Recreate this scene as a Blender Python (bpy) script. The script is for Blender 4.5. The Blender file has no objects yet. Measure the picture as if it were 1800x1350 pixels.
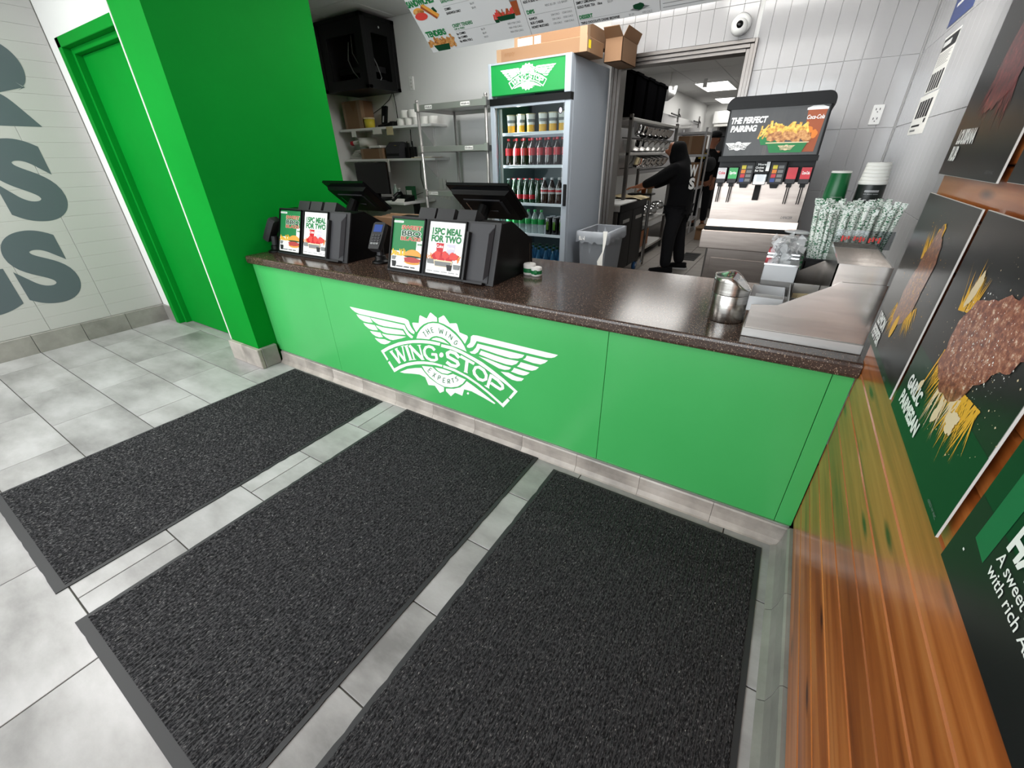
import bpy, bmesh, math, random
from mathutils import Matrix, Vector
random.seed(7)
SC = bpy.context.scene
COL = SC.collection
R = math.radians

# ------------------------------------------------------------------ camera
cam_data = bpy.data.cameras.new('camera')
cam_data.sensor_width = 36.0
cam_data.lens = 36.0 * 723.185 / 1800.0
cam_data.clip_start = 0.02
cam_data.clip_end = 100
cam = bpy.data.objects.new('camera', cam_data)
COL.objects.link(cam)
cam.matrix_world = Matrix(((0.84818685, -0.24232274, 0.47101885, -0.29367),
                           (0.52941512, 0.41683039, -0.73889922, -1.48504),
                           (-0.01728289, 0.8760891, 0.48183937, 1.33518),
                           (0, 0, 0, 1)))
SC.camera = cam

# ------------------------------------------------------------------ world, daylight, exposure
world = bpy.data.worlds.new('world')
SC.world = world
world.use_nodes = True
world.node_tree.nodes['Background'].inputs[0].default_value = (0.86, 0.93, 1.0, 1)
world.node_tree.nodes['Background'].inputs[1].default_value = 0.6
SC.view_settings.view_transform = 'Standard'
SC.view_settings.look = 'None'
SC.view_settings.gamma = 1.0
SC.view_settings.exposure = 0.3
SC.view_settings.use_curve_mapping = False
SC.cycles.use_denoising = True
SC.cycles.max_bounces = 8
SC.cycles.diffuse_bounces = 4
SC.cycles.glossy_bounces = 4
SC.cycles.transparent_max_bounces = 12
SC.cycles.caustics_reflective = False
SC.cycles.caustics_refractive = False
SC.cycles.sample_clamp_indirect = 6.0

def area_light(name, loc, rot, sx, sy, power, col=(1, 1, 1)):
    l = bpy.data.lights.new(name, 'AREA')
    l.shape = 'RECTANGLE'
    l.size = sx
    l.size_y = sy
    l.energy = power
    l.color = col
    o = bpy.data.objects.new(name, l)
    COL.objects.link(o)
    o.location = loc
    o.rotation_euler = rot
    return o

DAY = 158.0        # daylight entering by the shop front behind the camera
area_light('window_daylight', (-2.35, -3.75, 1.35), (R(90), 0, 0), 4.5, 2.3, DAY, (0.93, 0.97, 1.0))

# ------------------------------------------------------------------ helpers: colour and materials
def lin(c):
    c = c / 255.0
    return c / 12.92 if c <= 0.04045 else ((c + 0.055) / 1.055) ** 2.4
def rgb(*c):
    return (lin(c[0]), lin(c[1]), lin(c[2]), 1.0)
MATS = {}
def base_mat(name):
    m = bpy.data.materials.new(name)
    m.use_nodes = True
    MATS[name] = m
    nt = m.node_tree
    return m, nt, nt.nodes['Principled BSDF']
def plain(name, col, rough=0.5, metal=0.0, coat=0.0, emit=None, estr=0.0, bump=0.0, bscale=60.0, spec=0.5, alpha=1.0):
    m, nt, p = base_mat(name)
    p.inputs['Base Color'].default_value = rgb(*col)
    p.inputs['Roughness'].default_value = rough
    p.inputs['Metallic'].default_value = metal
    p.inputs['Coat Weight'].default_value = coat
    p.inputs['Coat Roughness'].default_value = 0.06
    p.inputs['Specular IOR Level'].default_value = spec
    p.inputs['Alpha'].default_value = alpha
    if emit:
        p.inputs['Emission Color'].default_value = rgb(*emit)
        p.inputs['Emission Strength'].default_value = estr
    if bump:
        tc = nt.nodes.new('ShaderNodeTexCoord')
        n = nt.nodes.new('ShaderNodeTexNoise')
        n.inputs['Scale'].default_value = bscale
        nt.links.new(tc.outputs['Object'], n.inputs['Vector'])
        b = nt.nodes.new('ShaderNodeBump')
        b.inputs['Strength'].default_value = bump
        b.inputs['Distance'].default_value = 0.002
        nt.links.new(n.outputs['Fac'], b.inputs['Height'])
        nt.links.new(b.outputs['Normal'], p.inputs['Normal'])
    return m
def varied(name, stops, scale=4.0, stretch=(1, 1, 1), detail=6.0, rough=0.5, metal=0.0, coat=0.0, bump=0.0, per_object=True,
           rand_val=0.0, noise_rough=0.6, distortion=0.0, rough_var=0.0, voro=False, coat_rough=0.08):
    """noise through a colour ramp, shifted by a per-object random number so alike pieces differ"""
    m, nt, p = base_mat(name)
    N, L = nt.nodes, nt.links
    tc = N.new('ShaderNodeTexCoord')
    mp = N.new('ShaderNodeMapping')
    mp.inputs['Scale'].default_value = stretch
    vec = tc.outputs['Object']
    oi = N.new('ShaderNodeObjectInfo')
    if per_object:
        ml = N.new('ShaderNodeMath'); ml.operation = 'MULTIPLY'; ml.inputs[1].default_value = 37.0
        L.new(oi.outputs['Random'], ml.inputs[0])
        va = N.new('ShaderNodeVectorMath'); va.operation = 'ADD'
        L.new(vec, va.inputs[0]); L.new(ml.outputs[0], va.inputs[1])
        vec = va.outputs[0]
    L.new(vec, mp.inputs['Vector'])
    if voro:
        n = N.new('ShaderNodeTexVoronoi')
        n.inputs['Scale'].default_value = scale
        fac = n.outputs['Distance']
    else:
        n = N.new('ShaderNodeTexNoise')
        n.inputs['Scale'].default_value = scale
        n.inputs['Detail'].default_value = detail
        n.inputs['Roughness'].default_value = noise_rough
        n.inputs['Distortion'].default_value = distortion
        fac = n.outputs['Fac']
    L.new(mp.outputs[0], n.inputs['Vector'])
    cr = N.new('ShaderNodeValToRGB')
    set_ramp(cr, stops)
    L.new(fac, cr.inputs[0])
    out = cr.outputs[0]
    if rand_val:
        hs = N.new('ShaderNodeHueSaturation')
        mr = N.new('ShaderNodeMapRange')
        mr.inputs[3].default_value = 1 - rand_val
        mr.inputs[4].default_value = 1 + rand_val
        L.new(oi.outputs['Random'], mr.inputs[0])
        L.new(mr.outputs[0], hs.inputs['Value'])
        L.new(out, hs.inputs['Color'])
        out = hs.outputs[0]
    L.new(out, p.inputs['Base Color'])
    p.inputs['Roughness'].default_value = rough
    p.inputs['Metallic'].default_value = metal
    p.inputs['Coat Weight'].default_value = coat
    p.inputs['Coat Roughness'].default_value = coat_rough
    if rough_var:
        mr2 = N.new('ShaderNodeMapRange')
        mr2.inputs[3].default_value = max(0, rough - rough_var)
        mr2.inputs[4].default_value = rough + rough_var
        L.new(fac, mr2.inputs[0])
        L.new(mr2.outputs[0], p.inputs['Roughness'])
    if bump:
        b = N.new('ShaderNodeBump')
        b.inputs['Strength'].default_value = bump
        b.inputs['Distance'].default_value = 0.003
        L.new(fac, b.inputs['Height'])
        L.new(b.outputs['Normal'], p.inputs['Normal'])
    return m
def set_ramp(cr, stops):
    e = cr.color_ramp.elements
    e[1].position = stops[-1][0]; e[1].color = rgb(*stops[-1][1])
    e[0].position = stops[0][0]; e[0].color = rgb(*stops[0][1])
    for pos, c in stops[1:-1]:
        q = e.new(pos); q.color = rgb(*c)
def glass_mat(name, tint=(235, 245, 245), gloss=0.12, rough=0.02):
    m, nt, p = base_mat(name)
    N, L = nt.nodes, nt.links
    N.remove(p)
    t = N.new('ShaderNodeBsdfTransparent'); t.inputs[0].default_value = rgb(*tint)
    g = N.new('ShaderNodeBsdfGlossy'); g.inputs['Roughness'].default_value = rough
    fr = N.new('ShaderNodeFresnel'); fr.inputs[0].default_value = 1.45
    ad = N.new('ShaderNodeMath'); ad.operation = 'ADD'; ad.inputs[1].default_value = gloss
    ad.use_clamp = True
    mx = N.new('ShaderNodeMixShader')
    L.new(fr.outputs[0], ad.inputs[0]); L.new(ad.outputs[0], mx.inputs[0])
    L.new(t.outputs[0], mx.inputs[1]); L.new(g.outputs[0], mx.inputs[2])
    L.new(mx.outputs[0], N['Material Output'].inputs[0])
    return m

# ------------------------------------------------------------------ helpers: mesh building
class B:
    """collects geometry (world coordinates) and links it as one mesh object"""
    def __init__(s):
        s.v = []; s.f = []; s.mi = []; s.cur = 0; s.sm = []; s.smooth = False
    def face(s, ids):
        s.f.append(tuple(ids)); s.mi.append(s.cur); s.sm.append(s.smooth)
    def add(s, pts):
        n = len(s.v); s.v.extend([tuple(p) for p in pts]); return list(range(n, n + len(pts)))
    def poly(s, pts):
        s.face(s.add(pts))
    def box(s, x0, x1, y0, y1, z0, z1, c=0.0):
        if x1 < x0: x0, x1 = x1, x0
        if y1 < y0: y0, y1 = y1, y0
        if z1 < z0: z0, z1 = z1, z0
        if c <= 0:
            i = s.add([(x, y, z) for z in (z0, z1) for y in (y0, y1) for x in (x0, x1)])
            for q in ((0, 2, 3, 1), (4, 5, 7, 6), (0, 1, 5, 4), (2, 6, 7, 3), (0, 4, 6, 2), (1, 3, 7, 5)):
                s.face([i[k] for k in q])
            return
        c = min(c, (x1 - x0) * .45, (y1 - y0) * .45, (z1 - z0) * .45)
        X, Y, Z = (x0, x1), (y0, y1), (z0, z1)
        sg = (1, -1)
        vid = {}
        for a in (0, 1):
            for b in (0, 1):
                for d in (0, 1):
                    px, py, pz = X[a], Y[b], Z[d]
                    vid[a, b, d, 0] = s.add([(px, py + sg[b] * c, pz + sg[d] * c)])[0]
                    vid[a, b, d, 1] = s.add([(px + sg[a] * c, py, pz + sg[d] * c)])[0]
                    vid[a, b, d, 2] = s.add([(px + sg[a] * c, py + sg[b] * c, pz)])[0]
        def fq(ids, flip):
            s.face(ids[::-1] if flip else ids)
        for a in (0, 1):
            fq([vid[a, 0, 0, 0], vid[a, 1, 0, 0], vid[a, 1, 1, 0], vid[a, 0, 1, 0]], a == 0)
            fq([vid[0, a, 0, 1], vid[1, a, 0, 1], vid[1, a, 1, 1], vid[0, a, 1, 1]], a == 1)
            fq([vid[0, 0, a, 2], vid[1, 0, a, 2], vid[1, 1, a, 2], vid[0, 1, a, 2]], a == 0)
        for a in (0, 1):
            for b in (0, 1):
                fq([vid[a, b, 0, 0], vid[a, b, 1, 0], vid[a, b, 1, 1], vid[a, b, 0, 1]], (a == b))
                fq([vid[a, 0, b, 0], vid[a, 1, b, 0], vid[a, 1, b, 2], vid[a, 0, b, 2]], (a != b))
                fq([vid[0, a, b, 1], vid[1, a, b, 1], vid[1, a, b, 2], vid[0, a, b, 2]], (a == b))
        for a in (0, 1):
            for b in (0, 1):
                for d in (0, 1):
                    fq([vid[a, b, d, 0], vid[a, b, d, 1], vid[a, b, d, 2]], (a + b + d) % 2 == 1)
    def prism(s, pts, axis, a, b, caps=True):
        def mk(p, t):
            if axis == 'x': return (t, p[0], p[1])
            if axis == 'y': return (p[0], t, p[1])
            return (p[0], p[1], t)
        i = s.add([mk(p, a) for p in pts]); j = s.add([mk(p, b) for p in pts])
        n = len(pts)
        for k in range(n):
            s.face([i[k], i[(k + 1) % n], j[(k + 1) % n], j[k]])
        if caps:
            s.face(i[::-1]); s.face(j)
    def solid(s, pts, off):
        """flat outline (3-D points) given thickness along vector off"""
        i = s.add(pts); j = s.add([(p[0] + off[0], p[1] + off[1], p[2] + off[2]) for p in pts])
        n = len(pts)
        for k in range(n):
            s.face([i[k], i[(k + 1) % n], j[(k + 1) % n], j[k]])
        s.face(i[::-1]); s.face(j)
    def ring(s, c, u, v, ru, rv, n):
        return s.add([tuple(c[k] + u[k] * ru * math.cos(2 * math.pi * t / n) + v[k] * rv * math.sin(2 * math.pi * t / n) for k in range(3)) for t in range(n)])
    def skin(s, rings, cap0=True, cap1=True):
        for a, b in zip(rings[:-1], rings[1:]):
            n = len(a)
            for k in range(n):
                s.face([a[k], a[(k + 1) % n], b[(k + 1) % n], b[k]])
        if cap0: s.face(rings[0][::-1])
        if cap1: s.face(rings[-1])
    def cyl(s, p0, p1, r0, r1=None, n=14, caps=True):
        r1 = r0 if r1 is None else r1
        d = Vector(p1) - Vector(p0); d.normalize()
        u = d.orthogonal().normalized(); w = d.cross(u)
        s.skin([s.ring(p0, u, w, r0, r0, n), s.ring(p1, u, w, r1, r1, n)], caps, caps)
    def tube(s, pts, r, n=7):
        P = [Vector(p) for p in pts]
        rings = []
        u = None
        for i, p in enumerate(P):
            d = (P[min(i + 1, len(P) - 1)] - P[max(i - 1, 0)]).normalized()
            u = d.orthogonal().normalized() if u is None else (u - d * u.dot(d)).normalized()
            w = d.cross(u)
            rr = r[i] if isinstance(r, (list, tuple)) else r
            rings.append(s.ring(p, u, w, rr, rr, n))
        s.skin(rings)
    def lathe(s, c, prof, n=18, tilt=None, sx=1.0, sy=1.0, cap0=True, cap1=True):
        rings = []
        for r, z in prof:
            pts = []
            for t in range(n):
                a = 2 * math.pi * t / n
                p = Vector((r * sx * math.cos(a), r * sy * math.sin(a), z))
                if tilt is not None: p = tilt @ p
                pts.append((c[0] + p.x, c[1] + p.y, c[2] + p.z))
            rings.append(s.add(pts))
        s.skin(rings, cap0, cap1)
    def ball(s, c, rx, ry, rz, n=12, m=7):
        rings = []
        for k in range(1, m):
            a = math.pi * k / m
            rings.append(s.add([(c[0] + rx * math.sin(a) * math.cos(2 * math.pi * t / n), c[1] + ry * math.sin(a) * math.sin(2 * math.pi * t / n), c[2] - rz * math.cos(a)) for t in range(n)]))
        s.skin(rings)
    def obj(s, name, mats, parent=None, smooth=None):
        me = bpy.data.meshes.new(name)
        me.from_pydata(s.v, [], s.f)
        ms = mats if isinstance(mats, (list, tuple)) else [mats]
        for m in ms:
            me.materials.append(MATS[m] if isinstance(m, str) else m)
        me.polygons.foreach_set('material_index', s.mi)
        me.polygons.foreach_set('use_smooth', [smooth if smooth is not None else q for q in s.sm])
        me.update()
        o = bpy.data.objects.new(name, me)
        COL.objects.link(o)
        if parent is not None: put(o, parent)
        return o
def fix_normals(o):
    bm = bmesh.new(); bm.from_mesh(o.data)
    bmesh.ops.recalc_face_normals(bm, faces=bm.faces)
    bm.to_mesh(o.data); bm.free()
    return o
def put(o, parent):
    o.parent = parent
    if parent.type == 'EMPTY':
        o.matrix_parent_inverse = Matrix.LocRotScale(parent.location, parent.rotation_euler, None).inverted()
def tag(o, label=None, cat=None, group=None, kind=None):
    if label: o['label'] = label
    if cat: o['category'] = cat
    if group: o['group'] = group
    if kind: o['kind'] = kind
    return o
def thing(name, label, cat, loc=(0, 0, 0), group=None):
    o = bpy.data.objects.new(name, None)
    o.empty_display_size = 0.05
    COL.objects.link(o)
    o.location = loc
    return tag(o, label, cat, group)
def dup(root, loc=None, rotz=None, label=None, group=None, rot=None):
    r = root.copy(); COL.objects.link(r)
    if loc is not None: r.location = loc
    if rotz is not None: r.rotation_euler = (0, 0, rotz)
    if rot is not None: r.rotation_euler = rot
    if label: r['label'] = label
    if group: r['group'] = group
    for ch in list(root.children):
        c = ch.copy(); COL.objects.link(c); c.parent = r
        for g in ch.children:
            d = g.copy(); COL.objects.link(d); d.parent = c
    return r
def struct(o):
    o['kind'] = 'structure'
    return o
_tc = {}
def glyphs(body, bold=0.0, spacing=1.0, res=3):
    k = (body, bold, spacing, res)
    if k not in _tc:
        c = bpy.data.curves.new('t', 'FONT')
        c.body = body; c.offset = bold; c.resolution_u = res; c.space_character = spacing
        o = bpy.data.objects.new('t', c)
        me = bpy.data.meshes.new_from_object(o)
        vs = [(p.co.x, p.co.y) for p in me.vertices]; fs = [tuple(p.vertices) for p in me.polygons]
        bpy.data.objects.remove(o); bpy.data.curves.remove(c); bpy.data.meshes.remove(me)
        xs = [p[0] for p in vs]; ys = [p[1] for p in vs]
        _tc[k] = (vs, fs, min(xs), max(xs), min(ys), max(ys))
    return _tc[k]
class Sheet:
    """a flat printed sheet: 2-D coordinates in metres mapped on a plane; layers lie a hair apart"""
    def __init__(s, b, o, u, v, lift=0.0007):
        s.b = b; s.o = Vector(o); s.u = Vector(u).normalized(); s.v = Vector(v).normalized()
        s.n = s.u.cross(s.v); s.k = 0; s.lift = lift
    def p(s, x, y):
        return tuple(s.o + s.u * x + s.v * y + s.n * (s.lift * s.k))
    def poly(s, pts, m, k=None):
        if k is not None: s.k = k
        s.b.cur = m
        s.b.poly([s.p(*q) for q in pts])
    def rect(s, x0, x1, y0, y1, m, k=None):
        s.poly([(x0, y0), (x1, y0), (x1, y1), (x0, y1)], m, k)
    def disc(s, cx, cy, rx, ry, m, k=None, n=14, a0=0, a1=360, rot=0):
        pts = []
        for t in range(n + (0 if a1 - a0 >= 360 else 1)):
            a = R(a0 + (a1 - a0) * t / n)
            x, y = rx * math.cos(a), ry * math.sin(a)
            c, d = math.cos(R(rot)), math.sin(R(rot))
            pts.append((cx + x * c - y * d, cy + x * d + y * c))
        s.poly(pts, m, k)
    def text(s, body, x, y, h, m, k=None, w=None, bold=0.0, align='l', slant=0.0):
        if k is not None: s.k = k
        vs, fs, x0, x1, y0, y1 = glyphs(body, bold)
        sc = h / 0.72
        sx = sc if w is None else w / (x1 - x0)
        ww = (x1 - x0) * sx
        ox = x - {'l': 0, 'c': ww / 2, 'r': ww}[align]
        s.b.cur = m
        i = s.b.add([s.p(ox + (a - x0) * sx + slant * c * sc, y + c * sc) for a, c in vs])
        for f in fs: s.b.face([i[q] for q in f])
def polys(txt):
    return [[tuple(float(t) / 2000 for t in q.split(',')) for q in p.split()] for p in txt.split(';')]
def emblem(sh, cx, cy, w, mw, mg=None, k=None):
    """the winged badge, w metres across"""
    if k is not None: sh.k = k
    f = w / 1.372
    k0 = sh.k
    for i, p in enumerate(polys(LOGO_W)): sh.poly([(cx + a * f, cy + b * f) for a, b in p], mw, k0 + i * 0.012)
    sh.k = k0
    if mg is not None:
        sh.k += 1
        for i, p in enumerate(polys(LOGO_G)): sh.poly([(cx + a * f, cy + b * f) for a, b in p], mg, k0 + 1.2 + i * 0.012)
# traced emblem, half millimetres about its own centre
LOGO_W = """-1372,331 -476,343 -424,333 -410,315 -404,281 -382,245 -346,211 -360,183 -400,189 -444,217 -466,253 -480,281 -1064,269 -1220,267 -1288,279 -1340,303;-1034,255 -488,263 -472,223 -438,181 -380,151 -396,125 -426,127 -474,157 -504,199 -516,213 -572,207 -832,187 -914,191 -978,211 -1018,233;-1274,255 -1042,257 -1028,225 -1010,197 -1086,185 -1166,185 -1230,205 -1262,231;-962,173 -854,169 -528,191 -496,147 -636,125 -786,107 -852,109 -912,133 -950,153;-1182,163 -982,171 -960,141 -942,115 -1032,101 -1100,107 -1154,131;-886,87 -798,89 -488,127 -564,93 -712,39 -762,35 -824,49 -870,69;-1088,79 -906,93 -896,67 -876,43 -948,27 -1006,31 -1058,51;-1026,3 -952,7 -856,21 -800,13 -750,15 -808,-23 -872,-47 -932,-49 -986,-29;-366,307 -352,317 -268,327 -244,409 -230,419 -144,399 -132,413 -90,469 -76,475 0,433 -2,389 -70,379 -136,357 -200,325 -260,279 -316,217 -326,215 -356,267;22,433 90,473 104,469 164,401 248,419 260,409 282,329 378,313 384,293 340,217 296,267 234,321 160,359 82,381 20,387;-334,137 -302,199 -254,255 -190,309 -126,347 -62,365 12,373 80,361 156,333 230,291 292,239 328,191 354,135 254,151 160,161 140,185 92,213 38,225 -30,227 -72,215 -114,193 -146,165 -210,157 -272,149;-116,169 -86,191 -42,207 10,211 60,203 104,181 132,165 86,169 6,173 -58,173;-958,-147 -806,-55 -630,29 -460,87 -322,123 -190,145 -94,153 8,157 -4,121 -130,117 -260,99 -396,71 -540,25 -694,-39 -816,-103 -906,-159 -854,-235 -876,-261;-868,-281 -836,-253 -776,-339 -664,-269 -514,-197 -368,-147 -264,-123 -132,-103 4,-101 -4,-127 -102,-129 -270,-157 -410,-197 -560,-255 -674,-319 -786,-393;22,147 164,151 270,135 406,101 540,63 670,5 798,-59 954,-157 872,-269 846,-259 910,-167 828,-119 700,-59 570,3 438,51 286,93 160,113 12,113;18,-99 172,-107 350,-147 488,-201 622,-267 768,-351 834,-269 860,-289 778,-397 720,-359 588,-283 452,-217 312,-167 168,-139 10,-131;-690,-365 -546,-287 -418,-243 -318,-217 -276,-263 -210,-317 -104,-361 -8,-381 -16,-435 -80,-475 -146,-399 -244,-417 -278,-327 -362,-313 -484,-333 -612,-361;-306,-189 -150,-163 -90,-199 -20,-217 70,-209 144,-173 222,-185 314,-197 264,-261 190,-317 98,-353 -2,-371 -102,-353 -206,-301 -274,-243;-112,-159 -2,-149 130,-155 64,-195 -10,-205 -70,-191;18,-389 134,-359 226,-315 290,-257 324,-213 416,-249 536,-303 684,-375 666,-389 532,-353 378,-321 280,-325 246,-415 146,-405 80,-471 14,-423;422,313 448,333 500,339 1372,331 1340,301 1306,287 1256,279 490,279 466,239 436,203 390,183 364,185 364,203 406,243 416,279;498,253 1032,253 1008,221 958,199 882,185 734,191 526,209 496,161 458,133 414,127 390,141 432,159 474,205;1056,253 1276,255 1246,223 1200,197 1122,193 1016,203 1042,223;536,187 706,173 812,167 970,175 944,141 894,113 828,107 684,117 508,141;992,171 1186,165 1154,131 1112,111 1050,107 950,115 976,143;502,117 610,113 782,89 886,87 860,59 808,43 742,43 614,79;916,93 1090,85 1056,53 1020,37 968,35 880,43 902,65;760,13 852,25 930,7 1026,5 1000,-27 948,-43 890,-43 818,-19;-804,-129 -678,-255 -640,-227 -768,-101;-652,-233 -666,-55 -690,-63 -674,-243;-708,-79 -578,-205 -544,-177 -674,-53;-552,-181 -564,-9 -586,-17 -576,-191;-806,-133 -744,-101 -748,-93 -808,-125;-706,-77 -656,-51 -658,-43 -710,-69;-600,-23 -550,1 -552,9 -602,-15;-534,1 -492,-163 -450,-143 -492,19;-544,-3 -478,25 -478,33 -546,5;-502,-171 -434,-145 -434,-137 -502,-161;-456,23 -426,-139 -400,-127 -432,35;-478,13 -296,-115 -264,-83 -444,43;-318,59 -286,-105 -262,-95 -294,69;-442,-149 -384,-131 -384,-121 -442,-141;-336,53 -278,67 -278,75 -336,61;-302,-115 -252,-101 -252,-89 -300,-103;-66,67 -100,95 -132,67 -96,39;-96,93 -160,97 -178,65 -112,61;-156,97 -222,69 -214,41 -150,71;-220,69 -260,11 -228,5 -188,63;-258,15 -258,-47 -218,-33 -220,29;-260,-41 -220,-85 -184,-59 -224,-15;-224,-83 -158,-97 -136,-65 -202,-51;-166,-97 -96,-85 -90,-53 -158,-65;-104,-87 -54,-59 -64,-33 -114,-61;-48,-51 -52,19 -90,5 -86,-65;-58,23 -136,9 -142,-23 -64,-9;266,57 214,101 180,69 232,25;222,99 138,105 120,67 202,61;140,107 74,67 90,37 154,77;68,57 76,1 120,19 112,75;76,1 154,-17 178,21 102,39;138,-13 212,-33 236,5 162,25;192,-19 214,-59 254,-33 232,9;228,-21 174,-67 198,-89 250,-45;212,-51 122,-53 106,-93 196,-91;146,-57 84,-31 52,-67 116,-95;256,47 432,3 450,33 276,79;334,47 298,-113 342,-107 376,53;294,-109 344,-115 350,-103 300,-97;442,-73 476,-15 444,-7 410,-67;448,-37 510,-15 510,15 448,-5;484,-17 550,-43 572,-11 506,15;536,-31 572,-91 604,-67 568,-7;568,-69 558,-133 594,-127 604,-63;580,-103 524,-137 534,-165 590,-131;552,-129 484,-125 470,-161 538,-165;504,-133 446,-81 416,-109 476,-163;456,-99 448,-47 410,-63 418,-115;630,-47 572,-213 610,-213 666,-47;632,-77 720,-111 740,-79 654,-45;706,-103 770,-155 796,-125 732,-75;760,-135 764,-183 798,-171 794,-123;782,-151 738,-179 748,-207 792,-179;766,-173 704,-155 686,-189 748,-207;718,-159 646,-131 624,-163 696,-193;554,-203 612,-223 618,-211 562,-191;38,25 32,9 18,-5 2,-13 -12,-13 -24,-3 -26,11 -18,27 -6,41 10,49 26,49 36,39;344,-355 342,-363 336,-371 326,-375 320,-375 314,-371 312,-365 316,-357 322,-351 330,-345 338,-345 342,-349"""
LOGO_G = """-226,223 -200,241 -204,245 -230,229;-220,233 -186,187 -178,193 -212,237;-180,267 -150,219 -140,223 -172,273;-154,283 -122,235 -114,239 -146,289;-160,243 -132,259 -136,265 -162,249;-106,301 -92,253 -82,257 -98,305;-100,301 -78,311 -80,317 -102,307;-94,277 -70,289 -72,295 -96,283;-86,251 -62,261 -64,267 -88,257;6,323 16,263 24,267 14,327;24,265 44,313 36,313 16,265;34,311 48,265 56,269 42,315;54,267 72,321 64,321 46,267;112,309 90,255 98,255 120,309;136,241 166,287 158,287 130,243;156,285 160,223 168,225 164,289;166,223 194,267 186,269 160,225;252,217 242,235 234,229 246,213;240,235 216,225 216,219 242,229;216,225 194,197 200,195 222,223;194,197 200,181 208,185 202,201;200,181 222,181 224,187 204,187;222,181 242,197 236,201 218,185;242,201 226,207 220,199 236,193;-180,-179 -230,-233 -224,-235 -174,-183;-180,-185 -158,-195 -152,-189 -174,-177;-206,-211 -188,-221 -180,-213 -198,-203;-230,-237 -208,-249 -200,-243 -224,-231;-132,-227 -142,-291 -134,-289 -124,-225;-102,-229 -168,-281 -164,-287 -98,-235;-72,-249 -94,-307 -86,-307 -64,-249;-70,-253 -44,-251 -40,-245 -66,-245;-48,-249 -48,-265 -38,-263 -40,-245;-46,-259 -60,-277 -54,-281 -38,-261;-52,-273 -78,-275 -80,-283 -54,-281;-8,-265 -20,-321 -12,-319 0,-263;-6,-267 26,-261 28,-253 -4,-259;-10,-295 14,-289 16,-283 -10,-287;-16,-323 14,-317 16,-309 -16,-317;54,-265 54,-317 62,-315 62,-261;58,-267 84,-257 84,-251 58,-259;78,-255 86,-269 94,-263 86,-251;86,-263 78,-283 86,-283 94,-263;84,-277 58,-287 58,-293 84,-283;66,-289 86,-309 92,-301 74,-283;114,-245 144,-229 142,-223 112,-239;124,-235 136,-283 144,-279 132,-231;198,-191 184,-193 182,-201 196,-199;184,-193 168,-209 172,-213 188,-197;166,-211 176,-225 184,-219 174,-207;176,-225 204,-221 206,-215 178,-219;198,-219 206,-235 212,-231 206,-215;208,-227 192,-245 196,-247 212,-231;198,-241 184,-243 182,-251 196,-247"""

# ------------------------------------------------------------------ materials
varied('tile', [(0.28, (116, 115, 115)), (0.45, (152, 151, 151)), (0.58, (172, 171, 172)), (0.78, (194, 193, 195))], scale=2.1, stretch=(0.8, 1.7, 1), detail=10, rough=0.33, rand_val=0.07, noise_rough=0.62, distortion=0.0, bump=0.05)
varied('base_tile', [(0.3, (128, 122, 116)), (0.55, (168, 160, 152)), (0.75, (190, 183, 176))], scale=5, detail=9, rough=0.35, rand_val=0.05, bump=0.08)
varied('base_tile_dark', [(0.3, (112, 110, 106)), (0.55, (140, 138, 133)), (0.75, (160, 157, 152))], scale=4, detail=9, rough=0.35, rand_val=0.05, bump=0.08)
plain('grout', (72, 70, 67), 0.9)
plain('grout_light', (172, 172, 170), 0.8)
plain('bead_white', (232, 230, 224), 0.4)
varied('green_wall', [(0.3, (4, 128, 38)), (0.7, (7, 136, 42))], scale=1.5, rough=0.55, per_object=False)
MATS['green_wall'].node_tree.nodes['Principled BSDF'].inputs['Specular IOR Level'].default_value = 0.05
varied('green_panel', [(0.3, (64, 168, 88)), (0.7, (72, 176, 96))], scale=1.2, rough=0.3, per_object=False, coat=0.25, coat_rough=0.2)
plain('panel_seam', (20, 90, 40), 0.6)
plain('white_wall', (230, 230, 228), 0.5)
plain('white_tile', (184, 183, 184), 0.13, coat=0.3)
plain('gray_tile', (184, 183, 181), 0.3)
plain('letter_gray', (86, 97, 102), 0.35)
plain('ceiling_white', (226, 226, 225), 0.8, bump=0.2, bscale=180)
plain('ceiling_grid', (170, 170, 170), 0.6)
plain('steel', (200, 198, 195), 0.34, metal=0.75)
varied('brushed', [(0.35, (188, 183, 178)), (0.65, (222, 218, 213))], scale=6, stretch=(1, 1, 40), rough=0.24, metal=1.0, per_object=False)
varied('brushed_h', [(0.35, (186, 179, 173)), (0.65, (206, 199, 193))], scale=3, stretch=(1, 12, 12), rough=0.22, metal=1.0, per_object=False)
plain('steel_dark', (120, 117, 114), 0.35, metal=1.0)
varied('machine_steel', [(0.35, (164, 152, 145)), (0.65, (182, 170, 162))], scale=3, stretch=(1, 12, 12), rough=0.34, metal=0.9, per_object=False)
plain('frame_steel', (128, 124, 121), 0.3, metal=0.8)
plain('tub_black', (7, 7, 8), 0.9, spec=0.0)
plain('chrome', (225, 225, 225), 0.08, metal=1.0)
plain('fridge_gray', (162, 171, 181), 0.4, metal=0.15)
plain('gray_plastic', (126, 130, 136), 0.5)
plain('black', (9, 9, 10), 0.38, spec=0.2)
plain('black_matte', (17, 17, 18), 0.7)
plain('black_gloss', (10, 10, 11), 0.16, spec=0.35)
plain('charcoal', (36, 36, 38), 0.5, spec=0.35)
plain('charcoal_light', (56, 56, 59), 0.55, spec=0.35)
plain('white', (240, 240, 238), 0.45)
plain('paper', (238, 237, 232), 0.75)
plain('paper_shade', (205, 204, 198), 0.75)
plain('print_black', (22, 22, 24), 0.6)
plain('print_gray', (120, 122, 122), 0.6)
plain('print_green', (22, 116, 62), 0.5)
plain('print_dkgreen', (13, 62, 38), 0.4)
plain('print_green_stripe', (24, 104, 62), 0.4)
plain('print_red', (186, 22, 36), 0.4)
plain('print_redchicken', (206, 62, 56), 0.5)
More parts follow.
